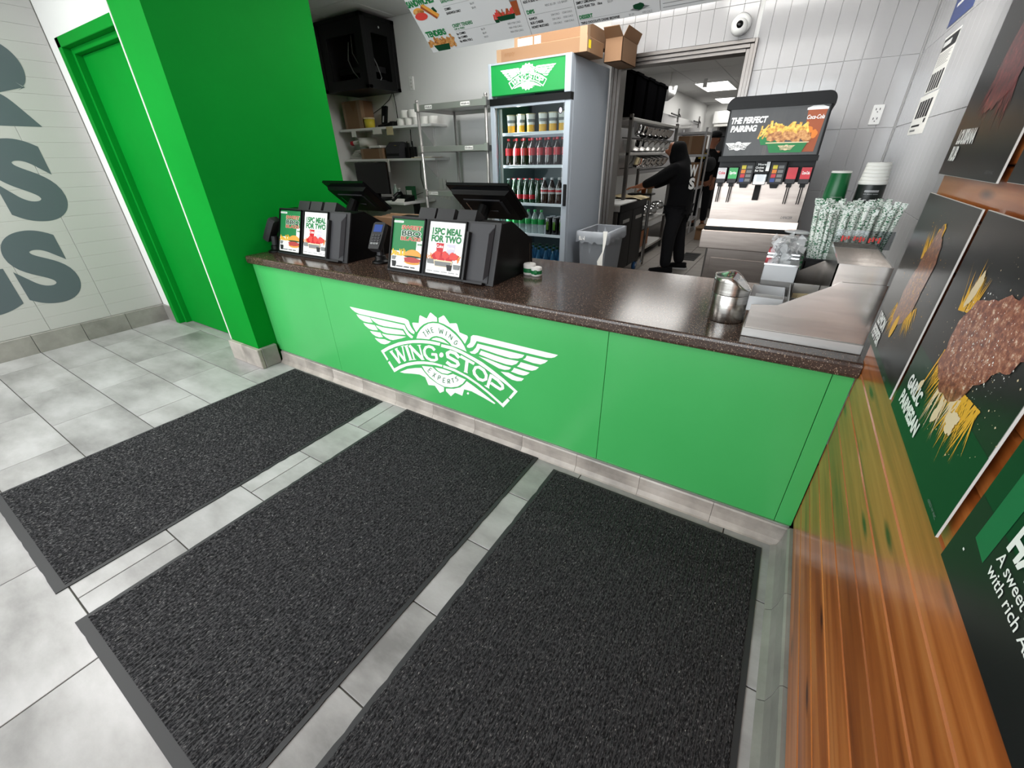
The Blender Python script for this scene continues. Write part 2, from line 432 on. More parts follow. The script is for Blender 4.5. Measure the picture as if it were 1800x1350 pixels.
plain('print_yellow', (232, 176, 52), 0.5)
plain('print_bun', (218, 150, 62), 0.5)
plain('print_brown', (150, 74, 38), 0.5)
plain('print_meat', (168, 60, 58), 0.5)
plain('print_cream', (226, 204, 168), 0.6)
plain('print_orange', (214, 122, 40), 0.5)
plain('print_white', (242, 242, 240), 0.35)
plain('print_lilac', (196, 190, 206), 0.5)
plain('print_blue', (30, 60, 130), 0.4)
plain('print_silver', (190, 190, 192), 0.35)
plain('poster_dark', (30, 31, 31), 0.3, spec=0.2)
plain('poster_green', (15, 52, 32), 0.3, spec=0.2)
plain('poster_edge', (210, 208, 203), 0.5)
plain('cardboard', (132, 100, 72), 0.8, bump=0.15, bscale=40)
plain('cardboard_dark', (128, 92, 60), 0.85)
plain('carton_tape', (150, 122, 94), 0.5)
plain('yellow_sticker', (240, 214, 30), 0.5)
plain('skin', (150, 96, 70), 0.5)
plain('cloth_black', (15, 15, 17), 0.95, spec=0.2)
plain('cloth_dark', (24, 24, 27), 0.9, spec=0.2)
plain('cloth_gray', (38, 39, 42), 0.85)
plain('shoe_white', (225, 225, 225), 0.6)
plain('print_gold', (190, 170, 40), 0.5)
plain('cream_paper', (206, 190, 150), 0.7)
plain('wheel_blue', (40, 92, 150), 0.4)
plain('quarry', (142, 136, 130), 0.55)
plain('quarry_grout', (70, 66, 62), 0.9)
plain('amber', (150, 84, 30), 0.3)
plain('coke', (34, 12, 8), 0.12, coat=0.4)
plain('label_red', (196, 28, 44), 0.35)
plain('label_silver', (200, 198, 200), 0.3)
plain('label_green', (40, 168, 84), 0.35)
plain('bottle_green', (16, 58, 30), 0.1, coat=0.5)
plain('bottle_clear', (176, 196, 190), 0.1, coat=0.6, alpha=0.55)
plain('bottle_blue', (70, 140, 190), 0.12, coat=0.6, alpha=0.75)
plain('can_black', (16, 17, 18), 0.2, coat=0.4)
plain('monster_green', (120, 190, 40), 0.4)
plain('cooler_inside', (70, 84, 84), 0.4)
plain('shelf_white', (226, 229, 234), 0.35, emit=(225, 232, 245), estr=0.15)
plain('led', (255, 255, 255), 0.5, emit=(235, 242, 255), estr=14.0)
plain('sign_green', (14, 124, 56), 0.35, emit=(14, 165, 70), estr=0.25)
plain('sign_white', (245, 250, 246), 0.35, emit=(240, 252, 246), estr=0.45)
plain('lamp', (255, 255, 255), 0.5, emit=(255, 252, 246), estr=4.0)
plain('lid_white', (236, 234, 228), 0.4)
plain('cup_green', (14, 96, 50), 0.35)
plain('cup_black', (18, 26, 23), 0.4)
plain('screen_blue', (40, 62, 120), 0.2, emit=(40, 62, 130), estr=0.25)
plain('led_blue', (60, 60, 255), 0.4, emit=(80, 80, 255), estr=4)
plain('yellow', (214, 196, 60), 0.5)
plain('menu_white', (206, 206, 206), 0.5)
glass_mat('glass', (238, 246, 244), 0.03)
glass_mat('window_glass', (250, 252, 252), 0.0)
glass_mat('clear_plastic', (222, 226, 228), 0.14, 0.08)
glass_mat('wrap_plastic', (214, 214, 214), 0.35, 0.12)
plain('liner_film', (206, 212, 220), 0.3, alpha=0.38)
plain('film_white', (232, 234, 236), 0.2, alpha=0.5, coat=0.6)

def wood_mat(name):
    m, nt, p = base_mat(name)
    N, L = nt.nodes, nt.links
    tc = N.new('ShaderNodeTexCoord'); oi = N.new('ShaderNodeObjectInfo')
    ml = N.new('ShaderNodeMath'); ml.operation = 'MULTIPLY'; ml.inputs[1].default_value = 41.0
    L.new(oi.outputs['Random'], ml.inputs[0])
    va = N.new('ShaderNodeVectorMath'); va.operation = 'ADD'
    L.new(tc.outputs['Object'], va.inputs[0]); L.new(ml.outputs[0], va.inputs[1])
    mp = N.new('ShaderNodeMapping'); mp.inputs['Scale'].default_value = (1, 0.55, 14)
    L.new(va.outputs[0], mp.inputs['Vector'])
    n1 = N.new('ShaderNodeTexNoise'); n1.inputs['Scale'].default_value = 2.2; n1.inputs['Detail'].default_value = 9; n1.inputs['Roughness'].default_value = 0.55; n1.inputs['Distortion'].default_value = 0.5
    L.new(mp.outputs[0], n1.inputs['Vector'])
    cr = N.new('ShaderNodeValToRGB')
    set_ramp(cr, [(0.28, (112, 54, 22)), (0.45, (160, 86, 36)), (0.58, (184, 108, 52)), (0.75, (200, 130, 72))])
    L.new(n1.outputs['Fac'], cr.inputs[0])
    # knots: sparse stretched cells
    mk = N.new('ShaderNodeMapping'); mk.inputs['Scale'].default_value = (1, 1.5, 7)
    L.new(va.outputs[0], mk.inputs['Vector'])
    vo = N.new('ShaderNodeTexVoronoi'); vo.inputs['Scale'].default_value = 1.8
    L.new(mk.outputs[0], vo.inputs['Vector'])
    ck = N.new('ShaderNodeValToRGB'); ek = ck.color_ramp.elements
    ek[0].position = 0.05; ek[0].color = (0.12, 0.06, 0.03, 1); ek[1].position = 0.15; ek[1].color = (1, 1, 1, 1)
    L.new(vo.outputs['Distance'], ck.inputs[0])
    mx = N.new('ShaderNodeMix'); mx.data_type = 'RGBA'; mx.blend_type = 'MULTIPLY'; mx.inputs[0].default_value = 1.0
    L.new(cr.outputs[0], mx.inputs[6]); L.new(ck.outputs[0], mx.inputs[7])
    hs = N.new('ShaderNodeHueSaturation'); mr = N.new('ShaderNodeMapRange'); mr.inputs[3].default_value = 0.8; mr.inputs[4].default_value = 1.12
    L.new(oi.outputs['Random'], mr.inputs[0]); L.new(mr.outputs[0], hs.inputs['Value']); L.new(mx.outputs[2], hs.inputs['Color'])
    L.new(hs.outputs[0], p.inputs['Base Color'])
    p.inputs['Roughness'].default_value = 0.3
    p.inputs['Coat Weight'].default_value = 0.35
    p.inputs['Coat Roughness'].default_value = 0.1
    b = N.new('ShaderNodeBump'); b.inputs['Strength'].default_value = 0.08; b.inputs['Distance'].default_value = 0.002
    L.new(n1.outputs['Fac'], b.inputs['Height']); L.new(b.outputs['Normal'], p.inputs['Normal'])
wood_mat('wood')

def stone_mat(name):
    m, nt, p = base_mat(name)
    N, L = nt.nodes, nt.links
    tc = N.new('ShaderNodeTexCoord')
    vo = N.new('ShaderNodeTexVoronoi'); vo.inputs['Scale'].default_value = 430
    L.new(tc.outputs['Object'], vo.inputs['Vector'])
    sp = N.new('ShaderNodeSeparateColor'); L.new(vo.outputs['Color'], sp.inputs[0])
    cr = N.new('ShaderNodeValToRGB')
    set_ramp(cr, [(0.0, (62, 48, 41)), (0.45, (74, 58, 49)), (0.72, (52, 40, 35)), (0.93, (128, 104, 86)), (0.975, (176, 156, 134))])
    cr.color_ramp.interpolation = 'CONSTANT'
    L.new(sp.outputs[0], cr.inputs[0]); L.new(cr.outputs[0], p.inputs['Base Color'])
    p.inputs['Roughness'].default_value = 0.17
    p.inputs['Specular IOR Level'].default_value = 0.5
stone_mat('stone')

def carpet_mat(name):
    m, nt, p = base_mat(name)
    N, L = nt.nodes, nt.links
    tc = N.new('ShaderNodeTexCoord')
    n1 = N.new('ShaderNodeTexNoise'); n1.inputs['Scale'].default_value = 210; n1.inputs['Detail'].default_value = 5; n1.inputs['Roughness'].default_value = 0.7
    mp = N.new('ShaderNodeMapping'); mp.inputs['Scale'].default_value = (1.25, 0.5, 1)
    L.new(tc.outputs['Object'], mp.inputs['Vector']); L.new(mp.outputs[0], n1.inputs['Vector'])
    cr = N.new('ShaderNodeValToRGB')
    set_ramp(cr, [(0.38, (20, 20, 21)), (0.5, (46, 46, 48)), (0.6, (78, 78, 80)), (0.72, (150, 149, 147))])
    L.new(n1.outputs['Fac'], cr.inputs[0])
    L.new(cr.outputs[0], p.inputs['Base Color'])
    p.inputs['Roughness'].default_value = 0.95
    p.inputs['Specular IOR Level'].default_value = 0.055
    b = N.new('ShaderNodeBump'); b.inputs['Strength'].default_value = 0.5; b.inputs['Distance'].default_value = 0.004
    L.new(n1.outputs['Fac'], b.inputs['Height']); L.new(b.outputs['Normal'], p.inputs['Normal'])
carpet_mat('carpet')
plain('mat_rubber', (40, 41, 44), 0.55)
plain('lint', (170, 168, 160), 0.9)

def straw_mat(name):
    m, nt, p = base_mat(name)
    N, L = nt.nodes, nt.links
    tc = N.new('ShaderNodeTexCoord'); mp = N.new('ShaderNodeMapping'); mp.inputs['Scale'].default_value = (60, 60, 120)
    oi = N.new('ShaderNodeObjectInfo')
    va = N.new('ShaderNodeVectorMath'); va.operation = 'ADD'
    L.new(tc.outputs['Object'], va.inputs[0]); L.new(oi.outputs['Random'], va.inputs[1])
    L.new(va.outputs[0], mp.inputs['Vector'])
    n1 = N.new('ShaderNodeTexNoise'); n1.inputs['Scale'].default_value = 2.6; n1.inputs['Detail'].default_value = 1
    L.new(mp.outputs[0], n1.inputs['Vector'])
    cr = N.new('ShaderNodeValToRGB'); e = cr.color_ramp.elements; cr.color_ramp.interpolation = 'CONSTANT'
    e[0].color = rgb(36, 112, 72); e[0].position = 0; e[1].color = rgb(232, 236, 230); e[1].position = 0.44
    L.new(n1.outputs['Fac'], cr.inputs[0]); L.new(cr.outputs[0], p.inputs['Base Color'])
    p.inputs['Roughness'].default_value = 0.5
straw_mat('straw_paper')
varied('print_chicken', [(0.32, (70, 30, 26)), (0.46, (128, 66, 46)), (0.56, (168, 104, 72)), (0.66, (232, 212, 192))], scale=95, detail=8, rough=0.3, per_object=False, noise_rough=0.75)
varied('print_rub', [(0.32, (58, 28, 20)), (0.48, (112, 58, 36)), (0.58, (150, 88, 42)), (0.68, (200, 150, 70))], scale=80, detail=8, rough=0.3, per_object=False, noise_rough=0.75)
varied('print_chili', [(0.35, (46, 18, 18)), (0.55, (112, 30, 34)), (0.7, (170, 70, 62))], scale=60, detail=8, rough=0.3, per_object=False, noise_rough=0.75)
varied('print_fries', [(0.35, (176, 118, 44)), (0.5, (226, 180, 70)), (0.7, (240, 210, 110))], scale=60, detail=4, rough=0.4, per_object=False)
varied('print_tender', [(0.35, (130, 76, 34)), (0.5, (184, 124, 66)), (0.7, (222, 176, 116))], scale=60, detail=5, rough=0.4, per_object=False)
varied('promo_dark', [(0.35, (18, 18, 19)), (0.6, (42, 40, 39)), (0.75, (84, 72, 62))], scale=2.2, stretch=(5, 1, 0.6), rough=0.3, per_object=False)

# ================================================================== THE SETTING
CEIL = 2.62
XL = -5.235           # tiled wall with lettering
XP = -3.333           # face of the green closet beside the counter
YB = 2.55             # back wall behind the counter
XW = 0.155            # white tiled wall behind the wood cladding
YF = -3.4             # shop front

# ---- customer floor: slab (grout) + single tiles
b = B(); b.box(-5.4, 0.3, YF - 0.3, 0.9, -0.12, -0.004); floor = struct(b.obj('floor', 'grout'))
P, TL, g = 0.3065, 0.628, 0.0022
tile_me = {}
def floor_tile(x0, x1, y0, y1):
    w, d = round(x1 - x0, 3), round(y1 - y0, 3)
    if (w, d) not in tile_me:
        t = B(); t.box(-w / 2, w / 2, -d / 2, d / 2, -0.01, 0.0, 0.0012)
        o = t.obj('tile', 'tile', floor); tile_me[w, d] = o.data
    else:
        o = bpy.data.objects.new('tile', tile_me[w, d]); COL.objects.link(o); put(o, floor)
    o.location = ((x0 + x1) / 2, (y0 + y1) / 2, random.uniform(-0.0006, 0.0))
for r in range(9):
    y1 = -0.0075 - r * P
    y0 = y1 - P
    off = -2.092 if r % 2 == 0 else -2.092 - TL / 2
    k = -6
    while True:
        x0 = off + k * TL; x1 = x0 + TL
        k += 1
        if x0 >= 0.0: break
        xa, xb = max(x0, XL), min(x1, 0.0)
        if xb - xa < 0.02: continue
        floor_tile(xa + g, xb - g, y0 + g, y1 - g)
for x0 in [XL + i * TL for i in range(3)]:
    floor_tile(x0 + g, min(x0 + TL, XP) - g, -0.0075 + g, 0.09)

# ---- floor behind the counter and in the kitchen: quarry tiles where they can be seen
b = B(); b.box(-5.4, 0.3, 0.9, 12.4, -0.12, -0.004); floor2 = struct(b.obj('floor', 'quarry_grout'))
q = B(); q.box(-0.1, 0.1, -0.1, 0.1, -0.01, 0.0, 0.002)
q0 = q.obj('tile', 'quarry', floor2); n = 0
for i in range(7):
    for j in range(34):
        o = q0 if n == 0 else bpy.data.objects.new('tile', q0.data)
        if n: COL.objects.link(o); put(o, floor2)
        o.location = (-1.95 + i * 0.206, 3.0 + j * 0.206, 0); n += 1

# ---- lettered tile wall (left)
b = B(); b.box(XL - 0.2, XL - 0.006, YF, 0.05, 0, CEIL); wl = struct(b.obj('wall_left', 'grout_light'))
t = B(); t.box(-0.012, 0.0, -0.199, 0.199, -0.0515, 0.0515, 0.0012); t0 = t.obj('tile', 'gray_tile', wl); n = 0
for i in range(6):
    for j in range(24):
        o = t0 if n == 0 else bpy.data.objects.new('tile', t0.data)
        if n: COL.objects.link(o); put(o, wl)
        o.location = (XL, -0.205 - i * 0.4, 0.152 + 0.053 + j * 0.1035 * 1.0); n += 1
b = B()
def wall_letter(ch, y0, y1, z0, z1, bold):
    vs, fs, a0, a1, c0, c1 = glyphs(ch, bold, 1.0, 12)
    i = b.add([(XL + 0.0012, y0 + (a - a0) / (a1 - a0) * (y1 - y0), z0 + (c - c0) / (c1 - c0) * (z1 - z0)) for a, c in vs])
    for f in fs: b.face([i[q] for q in f])
wall_letter('R', -0.54, -0.092, 1.600, 2.127, 0.055)
wall_letter('O', -1.04, -0.60, 1.59, 2.137, 0.055)
wall_letter('S', -0.665, -0.318, 0.962, 1.522, 0.06)
wall_letter('T', -1.07, -0.66, 0.975, 1.51, 0.055)
wall_letter('S', -0.825, -0.482, 0.350, 0.910, 0.06)
wall_letter('G', -1.29, -0.862, 0.345, 0.912, 0.06)
b.obj('lettering', 'letter_gray', wl)
bl = thing('baseboard_left', None, None); struct(bl)
t = B(); t.prism([(0, 0), (0.016, 0), (0.014, 0.147), (0.009, 0.152), (0, 0.152)], 'y', -0.1525, 0.1525)
t0 = t.obj('base_tile', 'base_tile_dark', bl); n = 0
for j in range(8):
    o = t0 if n == 0 else bpy.data.objects.new('base_tile', t0.data)
    if n: COL.objects.link(o); put(o, bl)
    o.location = (XL, -0.16 - j * 0.3085, 0); n += 1

# ---- closet: door wall, pillar, long green side
b = B(); b.box(XL, -5.05, 0.0, 0.2, 0, CEIL); b.box(-5.05, -3.7, 0.0, 0.2, 2.14, CEIL); wd = struct(b.obj('wall_door', 'white_wall'))
t = B(); t.box(XL + 0.016, -5.052, -0.014, 0.0, 0, 0.152, 0.002); struct(t.obj('baseboard_door', 'base_tile_dark'))
b = B()
b.box(-3.7, XP, -0.14, 0.87, 0.0, CEIL)
b.box(XL, -3.7, 0.75, 0.87, 0, CEIL)
wp = struct(b.obj('wall_closet', 'green_wall'))
t = B(); t.box(-3.708, -3.697, -0.145, -0.132, 0.15, CEIL, 0.002); t.obj('corner_bead', 'bead_white', wp)
bp = thing('baseboard_closet', None, None); struct(bp)
t = B(); t.box(-3.702, -3.52, -0.17, -0.14, 0, 0.15, 0.004); t.obj('base_tile', 'base_tile', bp)
t = B(); t.box(-3.517, XP + 0.03, -0.17, -0.14, 0, 0.15, 0.004); t.obj('base_tile', 'base_tile', bp)
t = B(); t.box(XP, XP + 0.03, -0.139, -0.022, 0, 0.15, 0.004); t.obj('base_tile', 'base_tile_dark', bp)
d = thing('door_1', 'green flush door in a matching green steel frame beside the pillar', 'door', (-4.5, 0.1, 0)); struct(d)
t = B()
t.box(-5.05, -4.985, -0.018, 0.11, 0, 2.14, 0.003); t.box(-4.985, -4.955, 0.03, 0.11, 0, 2.08, 0.003)
t.box(-5.05, -3.7, -0.018, 0.11, 2.08, 2.14, 0.003); t.box(-4.955, -3.7, 0.03, 0.11, 2.045, 2.08, 0.003)
t.obj('door_frame', 'green_wall', d)
t = B(); t.box(-4.952, -3.72, 0.075, 0.115, 0.006, 2.042, 0.002); leaf = t.obj('door_leaf', 'green_wall', d)
t = B(); t.box(-3.985, -3.955, 0.069, 0.075, 0.94, 0.975); t.obj('lock_plate', 'charcoal', leaf)

# ---- back wall with the kitchen opening
b = B()
b.box(-5.4, -1.80, YB, YB + 0.12, 0, CEIL); b.box(-1.80, -0.78, YB, YB + 0.12, 2.03, CEIL); b.box(-0.78, XW + 0.2, YB, YB + 0.12, 0, CEIL)
wb = struct(b.obj('wall_back', 'white_wall'))
tm = {}
def wall_tile(parent, axis, a0, a1, z0, z1, fixed):
    w, h = round(a1 - a0, 3), round(z1 - z0, 3)
    if w < 0.012 or h < 0.012: return
    if (axis, w, h) not in tm:
        t = B()
        if axis == 'x': t.box(-w / 2, w / 2, -0.008, 0, -h / 2, h / 2, 0.001)
        else: t.box(-0.008, 0, -w / 2, w / 2, -h / 2, h / 2, 0.001)
        o = t.obj('tile', 'white_tile', parent); tm[axis, w, h] = o.data
    else:
        o = bpy.data.objects.new('tile', tm[axis, w, h]); COL.objects.link(o); put(o, parent)
    o.location = ((a0 + a1) / 2, fixed, (z0 + z1) / 2) if axis == 'x' else (fixed, (a0 + a1) / 2, (z0 + z1) / 2)
ZR = [0.318, 0.7015, 1.085, 1.4675, 1.851, 2.2345, CEIL]
for i in range(21):
    x1 = XW - 0.0045 - i * 0.0955; x0 = x1 - 0.0955
    for z0, z1 in zip(ZR[:-1], ZR[1:]):
        if z1 < 0.75: continue
        if x0 > -0.78 or x1 < -1.80:
            wall_tile(wb, 'x', x0 + 0.001, x1 - 0.001, z0 + 0.001, z1 - 0.001, YB - 0.0005)
        elif x0 < -0.78 < x1:
            wall_tile(wb, 'x', -0.775, x1 - 0.001, z0 + 0.001, z1 - 0.001, YB - 0.0005)
        elif z1 > 2.05:
            wall_tile(wb, 'x', x0 + 0.001, x1 - 0.001, max(z0, 2.04) + 0.001, z1 - 0.001, YB - 0.0005)
tr = thing('trim_1', 'stainless steel casing around the kitchen opening', 'trim', (-1.29, YB, 0)); struct(tr)
t = B()
t.box(-1.815, -1.795, 2.512, 2.69, 0, 2.035, 0.002); t.box(-1.795, -1.77, 2.53, 2.69, 0, 2.01, 0.002); t.box(-1.77, -1.745, 2.55, 2.69, 0, 1.985, 0.002)
t.obj('jamb', 'frame_steel', tr)
t = B(); t.box(-0.835, -0.81, 2.55, 2.69, 0, 1.985, 0.002); t.box(-0.81, -0.785, 2.53, 2.69, 0, 2.01, 0.002); t.box(-0.785, -0.765, 2.512, 2.69, 0, 2.035, 0.002)
t.obj('jamb', 'frame_steel', tr)
t = B(); t.box(-1.795, -0.785, 2.512, 2.69, 2.012, 2.035, 0.002); t.box(-1.77, -0.81, 2.53, 2.69, 1.987, 2.011, 0.002); t.box(-1.745, -0.835, 2.55, 2.69, 1.965, 1.987, 0.002)
t.obj('head', 'frame_steel', tr)
t = B(); t.box(0.008, 0.068, YB - 0.016, YB - 0.0085, 1.485, 1.598, 0.003)
o = tag(t.obj('wall_outlet', 'white'), 'white double wall outlet on the tiled back wall beside the drink machine', 'outlet')
for z in (1.515, 1.567):
    t = B(); t.box(0.024, 0.028, YB - 0.0175, YB - 0.0155, z, z + 0.012); t.box(0.044, 0.048, YB - 0.0175, YB - 0.0155, z, z + 0.012); t.box(0.034, 0.039, YB - 0.0175, YB - 0.0155, z - 0.012, z - 0.006)
    sl = t.obj('socket_slots', 'charcoal', o); sl['kind'] = 'stuff'
t = B(); t.box(-4.09, -4.03, YB - 0.012, YB, 1.99, 2.11, 0.003)
o = tag(t.obj('wall_switch', 'white'), 'slim white switch plate on the back wall beside the black equipment cabinet', 'switch')
t = B()
for z in (2.02, 2.05, 2.08): t.box(-4.072, -4.048, YB - 0.0145, YB - 0.0115, z - 0.008, z + 0.008)
t.obj('rocker', 'paper_shade', o)

# ---- white tiled wall on the right, behind the cladding
b = B(); b.box(XW + 0.0085, XW + 0.2, -0.02, YB, 0, CEIL); wr = struct(b.obj('wall_right', 'grout_light'))
for i in range(26):
    y1 = YB - 0.01 - i * 0.0985; y0 = y1 - 0.0985
    if y1 < 0.01: break
    for z0, z1 in zip(ZR[:-1], ZR[1:]):
        if z1 < 0.7: continue
        wall_tile(wr, 'y', y0 + 0.001, y1 - 0.001, z0 + 0.001, z1 - 0.001, XW + 0.008)

# ---- wood cladding: boards run along the wall
b = B(); b.box(0.014, XW + 0.2, YF, -0.001, 0, CEIL); wc = struct(b.obj('wall_cladding', 'charcoal'))
PZ = 0.0915
for j in range(26):
    z0 = 0.1205 + j * PZ
    if z0 + PZ > CEIL: break
    t = B(); h = PZ - 0.002
    t.prism([(0.014, 0), (0.014, h), (0.004, h), (0.0, h - 0.003), (0.0, 0.003), (0.004, 0)], 'y', YF + 0.01, 0.0)
    o = t.obj('plank', 'wood', wc); o.location = (0, 0, z0)
br = thing('baseboard_right', None, None); struct(br)
t = B(); t.prism([(0.012, 0), (-0.045, 0), (-0.026, 0.012), (-0.018, 0.05), (-0.014, 0.105), (-0.008, 0.112), (0.012, 0.112)], 'y', -0.1515, 0.1515)
t0 = t.obj('base_tile', 'base_tile_dark', br); n = 0
for j in range(9):
    o = t0 if n == 0 else bpy.data.objects.new('base_tile', t0.data)
    if n: COL.objects.link(o); put(o, br)
    o.location = (0, -0.185 - j * 0.3055, 0); n += 1

# ---- ceiling, with its grid above the service area
b = B(); b.box(-5.4, 0.35, YF - 0.2, YB + 0.1, CEIL, CEIL + 0.1); ce = struct(b.obj('ceiling', 'ceiling_grid'))
t = B(); t.box(-0.3, 0.3, -0.3, 0.3, -0.006, 0.01, 0.002); t0 = t.obj('ceiling_tile', 'ceiling_white', ce); n = 0
for i in range(9):
    for j in range(10):
        o = t0 if n == 0 else bpy.data.objects.new('ceiling_tile', t0.data)
        if n: COL.objects.link(o); put(o, ce)
        o.location = (-0.2 - i * 0.61, YB - 0.32 - j * 0.61, CEIL); n += 1

# ---- shop front behind the camera: glazing between mullions
b = B(); b.box(-5.4, 0.3, YF - 0.12, YF, 0, 0.18); b.box(-5.4, 0.3, YF - 0.12, YF, 2.5, CEIL)
struct(b.obj('wall_front', 'white_wall'))
for i in range(4):
    x0 = XL + i * 1.309
    w = thing('window_%d' % (i + 1), None, None, (x0, YF, 0.18)); struct(w)
    t = B(); t.box(x0, x0 + 0.05, YF - 0.1, YF, 0.18, 2.5); t.box(x0 + 1.259, x0 + 1.309, YF - 0.1, YF, 0.18, 2.5); t.box(x0, x0 + 1.309, YF - 0.1, YF, 0.18, 0.24); t.box(x0, x0 + 1.309, YF - 0.1, YF, 2.44, 2.5)
    t.obj('window_frame', 'charcoal_light', w)
    t = B(); t.poly([(x0 + 0.05, YF - 0.05, 0.24), (x0 + 1.259, YF - 0.05, 0.24), (x0 + 1.259, YF - 0.05, 2.44), (x0 + 0.05, YF - 0.05, 2.44)]); t.obj('pane', 'window_glass', w)

# ---- service area left side wall and kitchen shell
b = B(); b.box(-5.4, -5.12, 0.87, YB, 0, CEIL); struct(b.obj('wall_service', 'white_wall'))
KZ = 2.44
b = B(); b.box(-2.95, -2.75, YB + 0.12, 12.2, 0, KZ); wk = struct(b.obj('wall_kitchen_left', 'white_wall'))
for j in range(6):
    t = B(); t.box(-2.75, -2.744, 4.2 + j * 1.22, 5.41 + j * 1.22, 1.05, 2.02, 0.002); t.obj('wall_panel', 'white_tile', wk)
b = B(); b.box(-0.3, -0.1, YB + 0.12, 12.2, 0, KZ); struct(b.obj('wall_kitchen_right', 'white_wall'))
b = B(); b.box(-2.95, -0.1, 12.0, 12.2, 0, KZ); struct(b.obj('wall_kitchen_back', 'white_wall'))
b = B(); b.box(-2.95, -0.1, YB + 0.12, 12.2, KZ, KZ + 0.1); ck = struct(b.obj('ceiling', 'ceiling_grid'))
t = B(); t.box(-0.3, 0.3, -0.6, 0.6, -0.006, 0.01, 0.002); t0 = t.obj('ceiling_tile', 'ceiling_white', ck); n = 0
for i in range(4):
    for j in range(7):
        x, y = -2.55 + i * 0.61, 3.35 + j * 1.22
        o = t0 if n == 0 else bpy.data.objects.new('ceiling_tile', t0.data)
        if n: COL.objects.link(o); put(o, ck)
        o.location = (x, y, KZ); n += 1
d = thing('door_2', 'dark grey door at the far end of the kitchen', 'door', (-1.6, 11.97, 0)); struct(d)
t = B(); t.box(-2.35, -0.95, 11.95, 12.0, 0, 1.95, 0.003); lf = t.obj('door_leaf', 'charcoal', d)
t = B(); t.box(-2.40, -2.35, 11.94, 12.0, 0, 2.0); t.box(-0.95, -0.9, 11.94, 12.0, 0, 2.0); t.box(-2.40, -0.9, 11.94, 12.0, 1.95, 2.0); t.obj('door_frame', 'steel_dark', d)

# ---- ceiling lights
def troffer(name, x, y, z, sx, sy, power, label, group=None):
    l = thing(name, label, 'ceiling light', (x, y, z), group)
    t = B()
    for (a0, a1, b0, b1) in ((-sx / 2 - .02, sx / 2 + .02, -sy / 2 - .02, -sy / 2), (-sx / 2 - .02, sx / 2 + .02, sy / 2, sy / 2 + .02), (-sx / 2 - .02, -sx / 2, -sy / 2, sy / 2), (sx / 2, sx / 2 + .02, -sy / 2, sy / 2)):
        t.box(x + a0, x + a1, y + b0, y + b1, z - 0.02, z - 0.007)
    t.obj('frame', 'white', l)
    t = B(); t.box(x - sx / 2, x + sx / 2, y - sy / 2, y + sy / 2, z - 0.014, z - 0.008); t.obj('diffuser', 'lamp', l)
    a = area_light('lamp_light', (x, y, z - 0.03), (0, 0, 0), sx, sy, power, (1.0, 0.985, 0.96))
    a.parent = l; a.matrix_parent_inverse = Matrix.Translation(l.location).inverted()
    return l
troffer('ceiling_light', -2.0, 8.45, KZ, 0.53, 1.27, 6, 'lit ceiling panel over the kitchen aisle between the utensil hooks and the hooded worker')
troffer('ceiling_light', -2.15, 11.1, KZ, 0.4, 1.2, 4, 'lit ceiling panel at the far end of the kitchen by the air unit')
troffer('ceiling_light', -1.7, 4.65, KZ, 0.9, 1.22, 4, 'lit ceiling panel in the kitchen above the prep fridge')
troffer('ceiling_light', -1.95, 1.4, CEIL, 1.22, 0.58, 23, 'unseen lit ceiling panel above the aisle behind the counter by the bottle cooler')  # unseen fixture, put in as a light source for the service aisle
troffer('ceiling_light', -0.7, 0.9, CEIL, 1.22, 0.58, 13, 'unseen lit ceiling panel above the aisle behind the counter by the drink machine')  # unseen fixture, put in to light the aisle and tiled walls
troffer('ceiling_light', -2.2, -2.4, CEIL, 1.22, 0.58, 30, 'unseen lit ceiling panel added over the customer floor near the wood cladding')  # unseen, added and placed to brighten the tiles towards the shop front
troffer('ceiling_light', -4.2, -1.5, CEIL, 1.22, 0.58, 36, 'unseen lit ceiling panel added over the customer floor near the lettered wall')  # unseen, added to light floor and left wall but not the closet side

